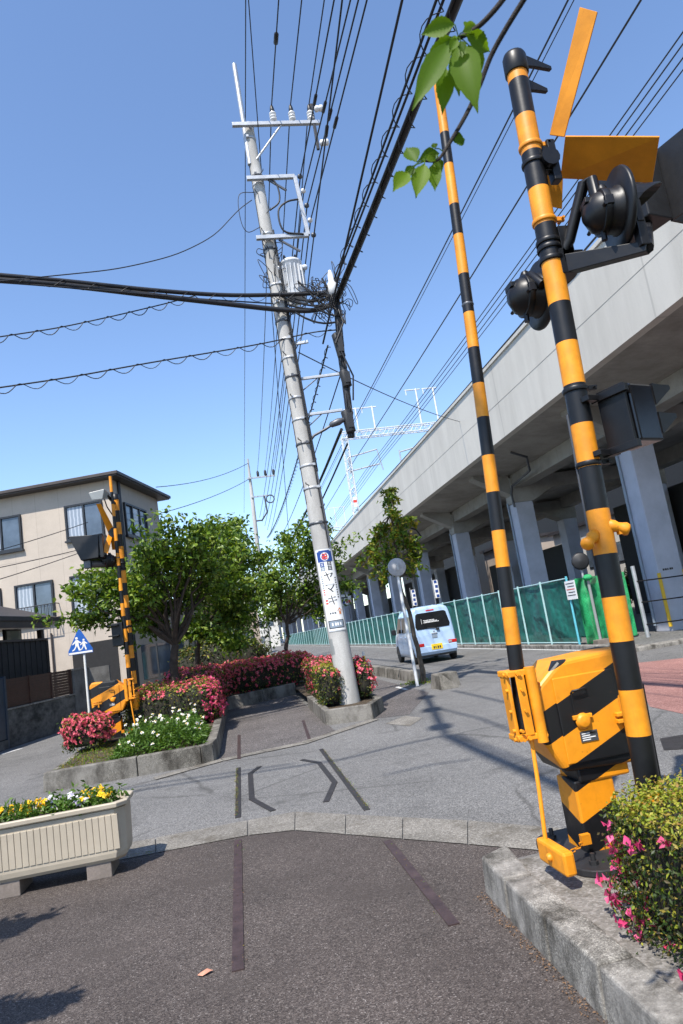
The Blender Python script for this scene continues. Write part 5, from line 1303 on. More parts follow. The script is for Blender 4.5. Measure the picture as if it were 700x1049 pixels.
# parked car and houses seen through the gaps
def simple_house(name, label, x0, x1, y0, y1, h, wall, wins, group='houses in the background', face='y', roofm='roof'):
    t = thing(name, label, 'house', ((x0+x1)/2,(y0+y1)/2,0), group)
    mb = MB(); mb.bx(x0,x1,y0,y1,0,h); build('wall', mb, M[wall], t)
    mb = MB(); mb.bx(x0-.3,x1+.3,y0-.3,y1+.3,h+.002,h+.25); build('roof', mb, M[roofm], t)
    for (a, b, w, hh) in wins:
        mb = MB()
        if face == 'y': mb.bx(x0+a,x0+a+w,y0-.06,y0-.003,b,b+hh)
        else: mb.bx(x0-.06,x0-.003,y0+a,y0+a+w,b,b+hh)
        f = build('window', mb, M['winframe'], t); mb = MB()
        if face == 'y': mb.bx(x0+a+.06,x0+a+w-.06,y0-.075,y0-.062,b+.06,b+hh-.06)
        else: mb.bx(x0-.075,x0-.062,y0+a+.06,y0+a+w-.06,b+.06,b+hh-.06)
        build('pane', mb, M['glass'], f)
    return t
simple_house('house', 'white walled house glimpsed beyond the viaduct at the right photo edge', 23.5,34,23,36,6.0,'signw',[(1,2.6,2.2,1.4),(5.5,2.6,2.2,1.4),(9,2.6,2.2,1.4)],face='x')
simple_house('house', 'pale house glimpsed between the first and second viaduct pillars', 27,36,42,54,6.5,'paleb',[(1,3.2,2,1.4),(5,3.2,2,1.4),(9,.9,2,1.4)],face='x')
simple_house('house', 'tan house beyond the viaduct next to the pale one', 26,34,58,68,7,'tan',[(1,4,2,1.2),(5,4,2,1.2),(1,1,2,1.2)],face='x')
simple_house('house', 'low grey house at the far end of the street behind the trees', -9,-3.6,60,70,5.5,'paleb',[(.8,3.4,1.6,1.2),(3.2,3.4,1.4,1.2),(.8,.9,1.6,1.2)])
simple_house('house', 'tan house beyond the low grey one at the street end', -6,2,85,95,7,'tan',[(1,4.6,1.8,1.2),(4,4.6,1.8,1.2),(1,1.2,1.8,1.2)])
simple_house('house', 'white house standing far down the road under the wires', 3,8.5,150,160,7,'paleb',[(.8,4.5,1.6,1.3),(3.2,4.5,1.4,1.3),(.8,1.2,1.6,1.3)])
mb = MB(); mb.bx(40,60,27.5,160,0,19); tag(build('warehouse', mb, M['darkwall']), 'dark blank warehouse closing the view beneath the viaduct', 'warehouse')  # added block: hides the sky so the view under the deck stays dark
hedge('leafy_bush', 'sunlit bush glimpsed beyond the viaduct between pillars', (24.5,37.5,1.4), (1.3,2.2,1.4), 0, 3500, .2, [], 'bushes beyond the viaduct', 'bush', .6, 2.6, .3, .1)
hedge('leafy_bush', 'smaller sunlit bush beyond the viaduct, right of the round mirror', (24.3,30.2,1.2), (1.1,1.4,1.2), 0, 2600, .2, [], 'bushes beyond the viaduct', 'bush', .8, 2.6, .3, .1)

# gantries carrying the railway wires
def lattice(mb, p, q, w, n, s1, s2, r=.05):
    p, q, s1, s2 = [np.array(x, float) for x in (p, q, s1, s2)]
    c = [(a*s1+b*s2)*w/2 for a, b in ((-1,-1),(1,-1),(1,1),(-1,1))]
    for o_ in c: mb.tube([p+o_, q+o_], r, 4)
    for i in range(n):
        a, b = p+(q-p)*i/n, p+(q-p)*(i+1)/n
        for k in range(4):
            o1, o2 = c[k], c[(k+1) % 4]
            mb.tube([a+(o1 if i % 2 else o2), b+(o2 if i % 2 else o1)], r*.55, 4)
for gi, (y, lab) in enumerate(((60,'white lattice gantry over the viaduct tracks, the nearest one'),(118,'small distant lattice gantry over the viaduct tracks'))):
    g = thing('railway_gantry', lab, 'gantry', (11.75,y,8.5), 'railway gantries on the viaduct')
    for x in (11.75,20.7):
        mb = MB(); lattice(mb, (x,y,8.5), (x,y,18.8), .5, 22, (1,0,0), (0,1,0)); m_ = build('mast', mb, M['galvw'], g)
        if x < 15:
            mb = MB(); mb.bx(x-.16,x+.16,y-.30,y-.27,12.5,12.75,0); mb.bx(x-.16,x+.16,y-.30,y-.27,12.1,12.49,1); mb.bx(x-.16,x+.16,y-.30,y-.27,12.76,13.0,1); build('warning_plate', mb, [M['signred'], M['signw']], m_)
    mb = MB(); lattice(mb, (11.4,y,18.9), (21.1,y,18.9), .62, 22, (0,0,1), (0,1,0)); build('beam', mb, M['galvw'], g)
    for x in (13.2,14.8,19.3,21.0):
        mb = MB(); hgt = 2.3 if x < 15 else 3.6; mb.tube([(x,y,19.2),(x,y,19.2+hgt)], .09, 6); mb.tube([(x-1.1,y,19.2+hgt-.1),(x+.4,y,19.2+hgt-.1)], .06, 6); mb.tube([(x-1.0,y,19.2+hgt-.1),(x-1.0,y,19.2+hgt-.6)], .05, 5); build('wire_post', mb, M['galvw'], g)
    for x in (13.8,18.7):
        mb = MB(); mb.tube([(x-2.0,y,16.8),(x+.8,y,17.3)], .07, 6); mb.tube([(x-2.0,y,15.5),(x+.9,y,15.9)], .07, 6); mb.tube([(x-2,y,15.3),(x-2,y,17)], .07, 6); mb.tube([(x+.8,y,17.3),(x+1.1,y,15.3)], .05, 6); build('cantilever', mb, M['galv'], g)
# ------------------------------------------------------------------ green fence
FX, FY0, FY1 = 9.62, 18.9, 150
ft_ = thing('sheet_fence', 'long fence of dark green sheeting with pale posts along the foot of the viaduct', 'fence', (FX,FY0,0))
mb = MB(); vs = []; fs_ = []; n = 330
for i in range(n+1):
    y = FY0+(FY1-FY0)*i/n; f = .03*math.sin(i*1.7)+.025*math.sin(i*.61)+rng.normal()*.012
    for z in (.14,.8,1.4,1.97): vs.append((FX+.05+f*math.sin(z*2.2), y, z))
for i in range(n):
    for j in range(3): fs_.append((i*4+j, i*4+4+j, i*4+5+j, i*4+1+j))
mb.add(vs, fs_, 0, True); build('sheeting', mb, M['net'], ft_)
mb = MB()
for z in (2.0,.12): mb.tube([(FX,FY0,z),(FX,FY1,z)], .022, 6)
build('rail', mb, M['teal'], ft_)
y = FY0; k = 0
while y < FY1:
    mb = MB(); r = .034; mb.tube([(FX-.03,y,-.0),(FX-.03,y,2.06)], r, 8); build('post', mb, M['tealb'] if k == 0 else M['teal'], ft_); 
    k += 1; y += 1.8 if y < 90 else 3.6
c = atX(585,604.5,FX-.08); mb = MB(); mb.bx(FX-.085,FX-.07,c[1]-.30,c[1]+.30,c[2]-.27,c[2]+.27, 0)
for k in range(5): mb.bx(FX-.089,FX-.0855,c[1]-.24,c[1]+.24-.08*(k%2),c[2]+.18-.085*k,c[2]+.205-.085*k, 1 if k != 2 else 2)
build('notice_board', mb, [M['signw'], M['steel_d'], M['signred']], ft_)
# bright net panel turning the corner towards the pillars
nt_ = thing('net_screen', 'bright green net sheet tied to a grey pole at the near end of the fence', 'net', (10.4,18.7,0))
mb = MB(); vs = []; n = 24
for i in range(n+1):
    x = 9.75+1.75*i/n; f = .05*math.sin(i*1.3)
    for z in (.06,.7,1.35,1.95): vs.append((x, 18.75+.25*i/n+f*math.sin(z*2), z))
mb.add(vs, [(i*4+j, i*4+4+j, i*4+5+j, i*4+1+j) for i in range(n) for j in range(3)], 0, True); build('net_sheet', mb, M['netb'], nt_)
c = atY(610,630,18.66); mb = MB(); mb.tube([(c[0],18.66,0),(c[0],18.66,2.0)], .045, 8); build('pole', mb, M['lampgrey'], nt_)
mb = MB(); mb.lathe([(.05,-.09),(.12,-.06),(.14,0),(.10,.07),(.05,.09)], (c[0],18.64,1.93), (0,0,1), 10); build('net_knot', mb, M['netb'], nt_)
mb = MB(); mb.bx(c[0]-.18,c[0]+.18,18.5,18.82,.0,.14); tag(build('concrete_block', mb, M['block'], None, .01), 'concrete block weighting the grey pole of the green net', 'block')
mb = MB(); mb.bx(11.55,11.65,19.9,24.5,.05,1.75); tag(build('sheet_fence', mb, M['net']), 'short dark green screen beside the big viaduct pillar', 'fence')
# round mirror seen from behind by the net
c = atY(594.5,575,20.2); t = thing('road_mirror', 'black backed round road mirror on a pole behind the green net', 'mirror', (c[0],c[1],0), 'round road mirrors')
mb = MB(); mb.lathe([(.20,.02),(.27,.0),(.275,-.03),(.22,-.06),(0,-.09)], c, (.35,1,0), 24); build('mirror_back', mb, M['plastic'], t)
mb = MB(); mb.tube([(c[0]+.02,c[1]+.06,0),(c[0]+.02,c[1]+.06,c[2])], .038, 8); build('pole', mb, M['galv'], t)
# rope barrier before the car park
rb = thing('rope_barrier', 'three dark ropes strung from a grey post across the car park by the big pillar', 'barrier', (11.9,18.2,0))
c = atY(655,612,18.2); mb = MB(); mb.tube([(c[0],18.2,0),(c[0],18.2,2.05)], .06, 8); build('post', mb, M['galv'], rb)
for z in (1.65,1.05,.42):
    mb = MB(); mb.tube(sagline((c[0],18.15,z-.05),(c[0]+6,17.2,z), .06, 8), .02, 5); build('rope', mb, M['blk'], rb)
# white sign on the viaduct pillar far down
c = atX(351,615,11.2); t = thing('notice_sign', 'white notice board with blue and red marks hanging over the green fence', 'sign', (c[0],c[1],0))
mb = MB(); w = .95; mb.box(c, (1.9,.06,1.05)); build('board', mb, M['signw'], t)
mb = MB(); mb.box(c+V(-.35,-.035,-.22), (.55,.01,.30), None, 0); mb.box(c+V(.1,-.035,-.24), (.25,.01,.28), None, 0); mb.box(c+V(.45,-.035,-.2), (.18,.01,.30), None, 1); mb.box(c+V(.72,-.035,-.2), (.24,.01,.34), None, 1); mb.box(c+V(.2,-.035,.25), (.8,.01,.16), None, 2); build('lettering', mb, [M['navy'], M['signred'], M['steel_d']], t)
for dx in (-.6,.6):
    mb = MB(); mb.tube([(c[0]+dx,c[1]+.06,0),(c[0]+dx,c[1]+.06,c[2]+.5)], .04, 6); build('post', mb, M['steel_d'], t)
# narrow upright banners by the fence
for k, (u, v, lab) in enumerate(((449,603,'narrow white banner with blue marks standing behind the fence above the blue van'),(426,612,'narrow white banner behind the fence left of the blue van roof'))):
    c = atX(u, v, 10.6); t = thing('banner', lab, 'banner', (c[0],c[1],0), 'banners behind the fence')
    mb = MB(); mb.tube([(c[0]-.27,c[1],0),(c[0]-.27,c[1],c[2]+.6)], .02, 6); build('pole', mb, M['galv'], t)
    mb = MB(); mb.box((c[0]-.1,c[1],c[2]), (.26,.012,.95), None, 0)
    for i in range(4): mb.box((c[0]-.1+.03*(i%2),c[1]-.009,c[2]+.38-.25*i), (.15,.006,.15), None, 1)
    build('cloth', mb, [M['signw'], M['navy']], t)

# ------------------------------------------------------------------ vans
def van(label, loc, rz, paint, group='parked vans'):
    t = thing('van', label, 'van', loc, group, rz)
    W = ROOT[t.name].inverted(); L = lambda x, y, z: np.array(W @ Vector((x,y,z)))
    st_ = [(0,.30,.66,1.62),(.02,.28,.70,1.74),(.10,.24,.725,1.83),(.4,.22,.735,1.87),(1.4,.22,.735,1.88),(2.2,.22,.735,1.85),(2.55,.22,.735,1.72),(2.95,.22,.73,1.16),(3.2,.24,.72,1.06),(3.33,.28,.68,.95),(3.38,.34,.62,.75)]
    def sec(y, zb_, w, zt_):
        pts = []
        belt = min(1.02, zb_+(zt_-zb_)*.75)
        top = [(w*.97,zb_),(w,zb_+.14),(w,belt-.15),(w*.985,belt)]
        if zt_ > 1.3: top += [(w*.93,belt+(zt_-belt)*.5),(w*.86,zt_-.14),(w*.80,zt_-.05),(w*.66,zt_),(w*.3,zt_+.015)]
        else: top += [(w*.96,belt+(zt_-belt)*.4),(w*.93,belt+(zt_-belt)*.7),(w*.88,zt_-.02),(w*.66,zt_),(w*.3,zt_+.01)]
        full = top+[(-x,z) for x, z in top[::-1]]
        lean = lambda z: .0 if y > .05 else max(0, (z-.9))*.11
        return [L(x, y+lean(z), z) for x, z in full]
    secs = [sec(*s) for s in st_]; k = len(secs[0]); mb = MB(); vs = [p for s in secs for p in s]
    mb.add(vs, [(i*k+j,i*k+(j+1)%k,(i+1)*k+(j+1)%k,(i+1)*k+j)[::-1] for i in range(len(secs)-1) for j in range(k)], 0, True)
    mb.add(secs[0], [tuple(range(k))], 0); mb.add(secs[-1], [tuple(range(k))[::-1]], 0)
    body = build('body', mb, M[paint], t)
    def pan(nm, pts, m, par=t, th=.012, bev=.008):
        mb = MB(); q = [L(*p) for p in pts]; n = nrm(np.cross(q[1]-q[0], q[2]-q[0])); kk = len(q)
        mb.add([p-n*.02 for p in q]+[p+n*th for p in q], [tuple(range(kk))[::-1],tuple(range(kk,2*kk))]+[(i,(i+1)%kk,kk+(i+1)%kk,kk+i) for i in range(kk)])
        return build(nm, mb, m, par, bev)
    yo = lambda z: -.004+max(0, z-.9)*.11
    rw = pan('rear_window', [(-.56,yo(1.12),1.12),(.56,yo(1.12),1.12),(.60,yo(1.22),1.22),(.53,yo(1.62),1.62),(.46,yo(1.66),1.66),(-.46,yo(1.66),1.66),(-.53,yo(1.62),1.62),(-.60,yo(1.22),1.22)], M['vglass'])
    mb = MB()
    for (x0, x1, z) in ((-.30,.10,1.40),(-.30,.30,1.33),(-.26,.22,1.36)):
        n = int((x1-x0)/.05)
        for i in range(n): mb.hexa([L(x0+.05*i,yo(z)-.018,z-.012),L(x0+.05*i+.036,yo(z)-.018,z-.012),L(x0+.05*i+.036,yo(z)-.0145,z-.012),L(x0+.05*i,yo(z)-.0145,z-.012)],[L(x0+.05*i,yo(z)-.016,z+.012),L(x0+.05*i+.036,yo(z)-.016,z+.012),L(x0+.05*i+.036,yo(z)-.0125,z+.012),L(x0+.05*i,yo(z)-.0125,z+.012)])
    mb.tube([L(-.36,yo(1.3)-.014,1.30), L(-.36,yo(1.46)-.014,1.46)], .008, 5)
    build('window_lettering', mb, M['signw'], rw)
    bp = pan('rear_bumper', [(-.69,-.055,.34),(.69,-.055,.34),(.70,-.055,.56),(-.70,-.055,.56)], M[paint], t, .03, .03)
    for s in (-1,1):
        x0, x1 = sorted((s*.42, s*.70)); pan('tail_light', [(x0,-.058,.56),(x1,-.058,.56),(x1,-.058,.665),(x0,-.058,.665)], M['redlens'], t, .03, .012)
        pan('tail_light_lens', [(x0+.01 if s<0 else x0-.0,-.09,.585),(x0+.11 if s>0 else x1-.17,-.09,.585),(x0+.11 if s>0 else x1-.17,-.09,.64),(x0+.01 if s<0 else x0,-.09,.64)], M['galv'], t, .004, .002) if s > 0 else None
    pan('number_plate', [(-.19,-.085,.42),(.19,-.085,.42),(.19,-.085,.60),(-.19,-.085,.60)], M['plate'], t, .012, .004)
    mb = MB()
    for i, w_ in enumerate((.05,.03,.05,.05)): mb.hexa([L(-.13+.07*i,-.099,.45),L(-.13+.07*i+w_,-.099,.45),L(-.13+.07*i+w_,-.097,.45),L(-.13+.07*i,-.097,.45)],[L(-.13+.07*i,-.099,.53),L(-.13+.07*i+w_,-.099,.53),L(-.13+.07*i+w_,-.097,.53),L(-.13+.07*i,-.097,.53)])
    build('plate_number', mb, M['ink'], t)
    pan('tailgate_handle', [(-.10,-.0,.93),(.10,-.0,.93),(.10,.0,.97),(-.10,.0,.97)], M['galv'], t, .02, .006)
    pan('badge', [(-.03,yo(1.02)-.0,1.00),(.03,yo(1.02),1.00),(.03,yo(1.02),1.04),(-.03,yo(1.02),1.04)], M['galv'], t, .012, .004)
    pan('tailgate_recess', [(-.09,-.004,.80),(.09,-.004,.80),(.09,-.004,.90),(-.09,-.004,.90)], M['greyblue'], t, .004, .003)
    mb = MB(); mb.tube([L(.10,-.02,1.085), L(.12,yo(1.1)-.03,1.10), L(.0,yo(1.12)-.022,1.13), L(-.2,yo(1.16)-.02,1.16)], .014, 6); mb.box(L(.14,-.01,1.07), (.10,.05,.07)); build('wiper', mb, M['plastic'], t)
    pan('brake_light', [(-.14,yo(1.70)+.01,1.70),(.14,yo(1.70)+.01,1.70),(.14,yo(1.74)+.02,1.74),(-.14,yo(1.74)+.02,1.74)], M['redlens'], t, .012, .004)
    for s in (-1,1):
        f = lambda z: s*(.735*(.985-.062*2*max(0,(z-1.02)/.86))+.004)
        for (y0, y1, y0t, y1t) in ((.30,1.00,.36,1.00),(1.12,1.80,1.12,1.76),(1.90,2.70,1.88,2.36)):
            q = [(f(1.06),y0,1.06),(f(1.06),y1,1.06),(f(1.60),y1t,1.60),(f(1.60),y0t,1.60)]
            pan('side_window', q if s > 0 else q[::-1], M['vglass'], t, .006, .01)
        for y0 in (1.05,1.85,2.75):
            mb = MB(); mb.hexa([L(s*.7365,y0,.36),L(s*.7365,y0+.008,.36),L(s*.7375,y0+.008,.36),L(s*.7375,y0,.36)],[L(s*.7365,y0,1.0),L(s*.7365,y0+.008,1.0),L(s*.7375,y0+.008,1.0),L(s*.7375,y0,1.0)]); build('door_seam', mb, M['ink'], t)
        for y0 in (1.14,1.95): pan('door_handle', [(s*.735,y0,.90),(s*.735,y0+.16,.90),(s*.735,y0+.16,.93),(s*.735,y0,.93)][::s], M[paint], t, .025, .006)
        mb = MB(); mb.box(L(s*.86,2.55,1.12), (.17,.10,.20)); build('wing_mirror', mb, M['plastic'], t, .03)
        for y0 in (.50,2.90):
            mb = MB(); c = L(s*.655,y0,.275); ax = nrm(L(s,0,0)-L(0,0,0)); mb.lathe([(.19,-.08),(.26,-.075),(.275,-.05),(.275,.05),(.26,.075),(.19,.08)], c, ax, 26); wh = build('wheel', mb, M['tyre'], t)
            mb = MB(); mb.lathe([(.19,.0),(.19,.06),(.15,.065),(.06,.05),(.05,.075),(0,.078)], c, ax, 22); build('hub_cap', mb, M['hub'], wh)
            mb = MB(); n = 14; vs = []
            for i in range(n+1):
                w = math.pi*i/n; vs += [L(s*.7368,y0+.31*math.cos(w),.30+.31*math.sin(w)), L(s*.7368,y0+.275*math.cos(w)*.0,.28)]
            mb.add(vs, [(2*i,2*i+2,2*i+3,2*i+1)[::s] for i in range(n)], 0); build('wheel_arch', mb, M['ink'], t)
    mb = MB(); q = [(-.66,.05,.20),(.66,.05,.20),(.66,3.3,.20),(-.66,3.3,.20)]; mb.hexa([L(*p) for p in q], [L(p[0],p[1],.4) for p in q]); build('underbody', mb, M['plastic'], t)
    pan('windscreen', [(.58,2.98,1.16),(-.58,2.98,1.16),(-.52,2.60,1.70),(.52,2.60,1.70)], M['vglass'], t, .02, .02)
    for s in (-1,1): pan('headlight', [(s*.66,3.36,.70),(s*.40,3.40,.70),(s*.40,3.34,.90),(s*.66,3.30,.90)][::s], M['galvw'], t, .02, .02)
    return t
van('pale blue boxy van with a yellow number plate driving away along the road', (6.40,22.55,0), R(-1.5), 'van')
wv = atY(181,668,34); van('white van parked on the side street behind the tree trunks', (wv[0]+.1,34,0), R(3), 'vanw')

# ------------------------------------------------------------------ mirror, stones, bollard, signs
mbase = G(428,703); t = thing('road_mirror', 'round grey traffic mirror seen from behind on a pale pole beside the young tree', 'mirror', mbase, 'round road mirrors')
mc = atY(407,581,mbase[1]); mb = MB(); mb.tube([mbase, mc+V(0,.10,.1)], .038, 10); build('pole', mb, M['galvw'], t)
mb = MB(); mb.lathe([(0,-.035),(.10,-.03),(.185,-.014),(.205,-.008),(.218,.0),(.218,.03),(.2,.04)], mc+V(0,.02,0), (.05,1,0.02), 30); build('mirror_back', mb, M['mirback'], t)
mb = MB(); mb.box(mc+V(0,-.045,0), (.05,.03,.16)); mb.lathe([(.05,-.02),(.05,.02)], mc+V(0,.1,-.12), (0,0,1), 10); build('clamp', mb, M['galv'], t)
def stone(label, px, w, h, grp):
    mb = MB(); A, B = G(*px[0])[:2], G(*px[1])[:2]; d = nrm(B-A); s = V(-d[1], d[0]); s = s if s[0] > 0 else -s
    L = np.linalg.norm(B-A); n = max(1, int(L/1.2))
    ax = V(*d, 0); ay = V(*s, 0)
    for i in range(n):
        a, b = A+d*(L*i/n+.012), A+d*(L*(i+1)/n-.012); q = [a, b, b+s*w, a+s*w]
        cr = np.cross(d, s)
        q2 = [a+s*.05+d*.02, b+s*.05-d*.02, b+s*(w-.05)-d*.02, a+s*(w-.05)+d*.02]
        if cr < 0: q = q[::-1]; q2 = q2[::-1]
        mb.hexa([(*p,-.05) for p in q], [(*p,h) for p in q2])
    return tag(build('kerb_stone', mb, M['kerbdark'], None, .02), label, 'kerb stone', grp)
GS = 'median kerb stones'
stone('long dark median kerb stone row ending at the young tree', ((376,690.5),(420,698.5)), .38, .26, GS)
stone('short dark kerb stone on the van side of the young tree, with a sloping end', ((441,705),(449,706)), .55, .30, GS)
mb = MB(); a = G(449,706); mb.hexa([a+V(-.0,-.3,-.02),a+V(.42,-.25,-.02),a+V(.42,.5,-.02),a+V(0,.45,-.02)],[a+V(.02,-.2,.29),a+V(.12,-.18,.27),a+V(.12,.4,.27),a+V(.02,.38,.29)]); tag(build('kerb_stone', mb, M['kerbdark'], None, .02), 'wedge shaped end stone on the road side of the young tree', 'kerb stone', GS)
P = G(428,700)+np.stack([rng.normal(size=260)*.22, rng.normal(size=260)*.25, np.full(260,.02)],1)
o = leaves('weeds', [(P, randdir(260,.4), .09, .02, .1, M['leafM'])]); o['kind'] = 'stuff'; o['label'] = 'small weeds at the foot of the mirror post'; o['category'] = 'weeds'
c = G(375.5,690); t = thing('bollard', 'slim white and yellow banded bollard at the far end of the median stones', 'bollard', c)
mb = MB(); zz = [.02,.16,.30,.44,.58,.72]
for i in range(5): mb.tube([c+V(0,0,zz[i]), c+V(0,0,zz[i+1])], .045, 12, i % 2, i in (0,4))
build('post', mb, [M['bollw'], M['bolly']], t); mb = MB(); mb.lathe([(.13,0),(.12,.03),(.06,.045)], c, (0,0,1), 14); build('base', mb, M['bolly'], t)
# school crossing sign
sb = G(92.5,742); t = thing('school_crossing_sign', 'blue five-sided school crossing sign with two white figures on a white post', 'sign', sb)
sc_ = atY(82.5,658,sb[1]); mb = MB(); mb.tube([sb+V(0,0,-.05), atY(86,664,sb[1])+V(0,0,.3)], .033, 10); build('post', mb, M['whitep'], t)
sx = V(1,0,0); sy = V(0,0,1); o0 = sc_+V(0,-.06,-.03)
pg = [(-.335,-.30),(.335,-.30),(.335,-.19),(.03,.40),(-.03,.40),(-.335,-.19)]
mb = MB(); mb.prism(pg, o0+V(0,.012,0), sx, sy, .012); build('plate', mb, M['blue'], t, .003)
mb = MB(); F2 = lambda pts, dy=-.004: mb.add([o0+sx*x+sy*z+V(0,dy,0) for x, z in pts], [tuple(range(len(pts)))])
F2([(-.32,-.285),(.32,-.285),(.32,-.235),(-.32,-.235)])
def fig(cx, cz, s):
    pts = [(cx+.045*s*math.cos(w), cz+.26*s+.045*s*math.sin(w)) for w in np.linspace(0, 2*math.pi, 12, endpoint=False)]; F2(pts)
    F2([(cx-.06*s,cz+.0),(cx+.06*s,cz+.0),(cx+.05*s,cz+.20*s),(cx-.05*s,cz+.20*s)], -.0045)
    F2([(cx-.05*s,cz+.0*s),(cx-.0*s,cz),(cx-.09*s,cz-.14*s),(cx-.17*s,cz-.17*s),(cx-.17*s,cz-.13*s),(cx-.11*s,cz-.10*s)], -.005); F2([(cx,cz),(cx+.06*s,cz),(cx+.11*s,cz-.17*s),(cx+.05*s,cz-.17*s)], -.0055)
    F2([(cx-.05*s,cz+.18*s),(cx-.16*s,cz+.07*s),(cx-.14*s,cz+.04*s),(cx-.04*s,cz+.12*s)], -.006); F2([(cx+.05*s,cz+.18*s),(cx+.15*s,cz+.10*s),(cx+.13*s,cz+.07*s),(cx+.04*s,cz+.12*s)], -.0065)
fig(-.085,-.06,.82); fig(.105,-.085,.66)
build('children_symbol', mb, M['signw'], t)

# ------------------------------------------------------------------ beige house
HC = V(-4.0,26.0,0); hr = R(-15)
h = thing('apartment_house', 'three storey beige house with flat dark eaves and dark framed windows', 'house', HC, None, hr)
HW = ROOT[h.name].inverted(); HL = lambda x, y, z: np.array(HW @ Vector((x,y,z)))
exv = HL(1,0,0)-HL(0,0,0); eyv = HL(0,1,0)-HL(0,0,0)
def hb(mb, x0, x1, y0, y1, z0, z1, mi=0):
    mb.hexa([HL(x0,y0,z0),HL(x1,y0,z0),HL(x1,y1,z0),HL(x0,y1,z0)],[HL(x0,y0,z1),HL(x1,y0,z1),HL(x1,y1,z1),HL(x0,y1,z1)], mi)
HZ = 8.35; HDp = 4.6
mb = MB(); hb(mb,-11,0,0,HDp,0,HZ); build('wall', mb, M['house'], h)
mb = MB(); hb(mb,-11.5,.42,-.45,HDp+.4,HZ+.002,HZ+.05); hb(mb,-11.55,.47,-.50,HDp+.45,HZ+.052,HZ+.17); build('roof', mb, M['roofb'], h, .01)
def fpx(u, v):   # front face local x,z
    p = hit(u, v, HL(0,0,0), eyv); q = ROOT[h.name] @ Vector(p); return q.x, q.z
def rpx(u, v):
    p = hit(u, v, HL(0,0,0), exv); q = ROOT[h.name] @ Vector(p); return q.y, q.z
def hwindow(x0, x1, z0, z1, panes, face='f'):
    mb = MB()
    def bb_(mb, a0, a1, d0, d1, b0, b1):
        if face == 'f': hb(mb,a0,a1,-d1,-d0,b0,b1)
        else: hb(mb,d0,d1,a0,a1,b0,b1)
    t_ = .07
    bb_(mb,x0,x1,.002,.09,z0,z0+t_); bb_(mb,x0,x1,.002,.09,z1-t_,z1); bb_(mb,x0,x0+t_,.002,.088,z0+t_,z1-t_); bb_(mb,x1-t_,x1,.002,.088,z0+t_,z1-t_)
    for i in range(1, panes):
        c = x0+(x1-x0)*i/panes; bb_(mb,c-.035,c+.035,.002,.08,z0+t_,z1-t_)
    w = build('window', mb, M['winframe'], h)
    for i in range(panes):
        a, b = x0+(x1-x0)*i/panes+.05, x0+(x1-x0)*(i+1)/panes-.05; mb = MB(); bb_(mb,a,b,.002,.02+.012*(i % 2),z0+t_,z1-t_); build('pane', mb, M['curtain'] if (face == 'f' and (i % 2 == 0 or panes > 3)) or face == 'r' and i == 1 else M['glass'], w)
    mb = MB(); bb_(mb,x0-.05,x1+.05,.003,.13,z0-.07,z0-.002); build('sill', mb, M['winframe'], w)
    return w
def fw(px0, px1, z0=None, panes=2):
    x0, za = fpx(*px0); x1, zb_ = fpx(*px1); return x0, x1, min(za, zb_), max(za, zb_)
x0, za = fpx(66,514); x1, zb_ = fpx(107,538); hwindow(x0, x1, 6.28, 7.62, 2)
x0, _ = fpx(-20,524); x1, _ = fpx(22.5,540); hwindow(x0, x1, 6.28, 7.62, 2)
x0, _ = fpx(16,605); x1, _ = fpx(56,612); w2 = hwindow(x0, x1, 3.45, 4.95, 2)
bx0, bx1 = x0, x1
x0, _ = fpx(72,590); x1, _ = fpx(108,600); hwindow(x0, x1, 3.45, 4.95, 2)
x0, _ = fpx(-45,620); x1, _ = fpx(2,610); hwindow(x0, x1, 3.45, 4.95, 2)
y0, _ = rpx(133,520); y1, _ = rpx(157,525); 
hwindow(.85, 3.0, 6.3, 7.6, 3, 'r')
mb = MB(); n = 14
for i in range(n+1):
    x = bx0-.15+(bx1-bx0+.3)*i/n; mb.tube([HL(x,-.32,3.35), HL(x,-.32,4.05)], .014, 5)
for z in (3.35,4.05): mb.tube([HL(bx0-.15,-.32,z), HL(bx1+.15,-.32,z)], .02, 6)
for x in (bx0-.15, bx1+.15): mb.tube([HL(x,-.0,4.05), HL(x,-.32,4.05)], .018, 5); mb.tube([HL(x,-.0,3.35), HL(x,-.32,3.35)], .018, 5)
build('balcony_rail', mb, M['winframe'], h)
gx0, gz0 = fpx(76,690); gx1, gz1 = fpx(121,680)
mb = MB(); hb(mb,gx0,-.35,-.012,-.002,0,2.45); build('garage_opening', mb, M['darkwall'], h)
mb = MB(); mb.tube([HL(.06,.5,.2), HL(.06,.5,HZ)], .06, 8); build('drain_pipe', mb, M['winframe'], h)
px_, _ = fpx(55,670); mb = MB(); mb.tube([HL(px_,-.06,0), HL(px_,-.06,3.0)], .035, 6); build('drain_pipe', mb, M['roofb'], h)
mb = MB(); hb(mb,.003,.02,1.2,2.6,.8,2.1); hb(mb,.003,.02,2.8,4.2,.8,2.1); build('window', mb, M['glass'], h)
# low annex right of the house, behind the trees
simple_house('annex', 'low pale annex with white door panels behind the tree trunks', -3.7,1.0,33.5,38,3.6,'tan',[(.5,.5,.9,1.9),(1.6,.5,1.3,1.9),(3.2,.9,1.2,1.2)], None)
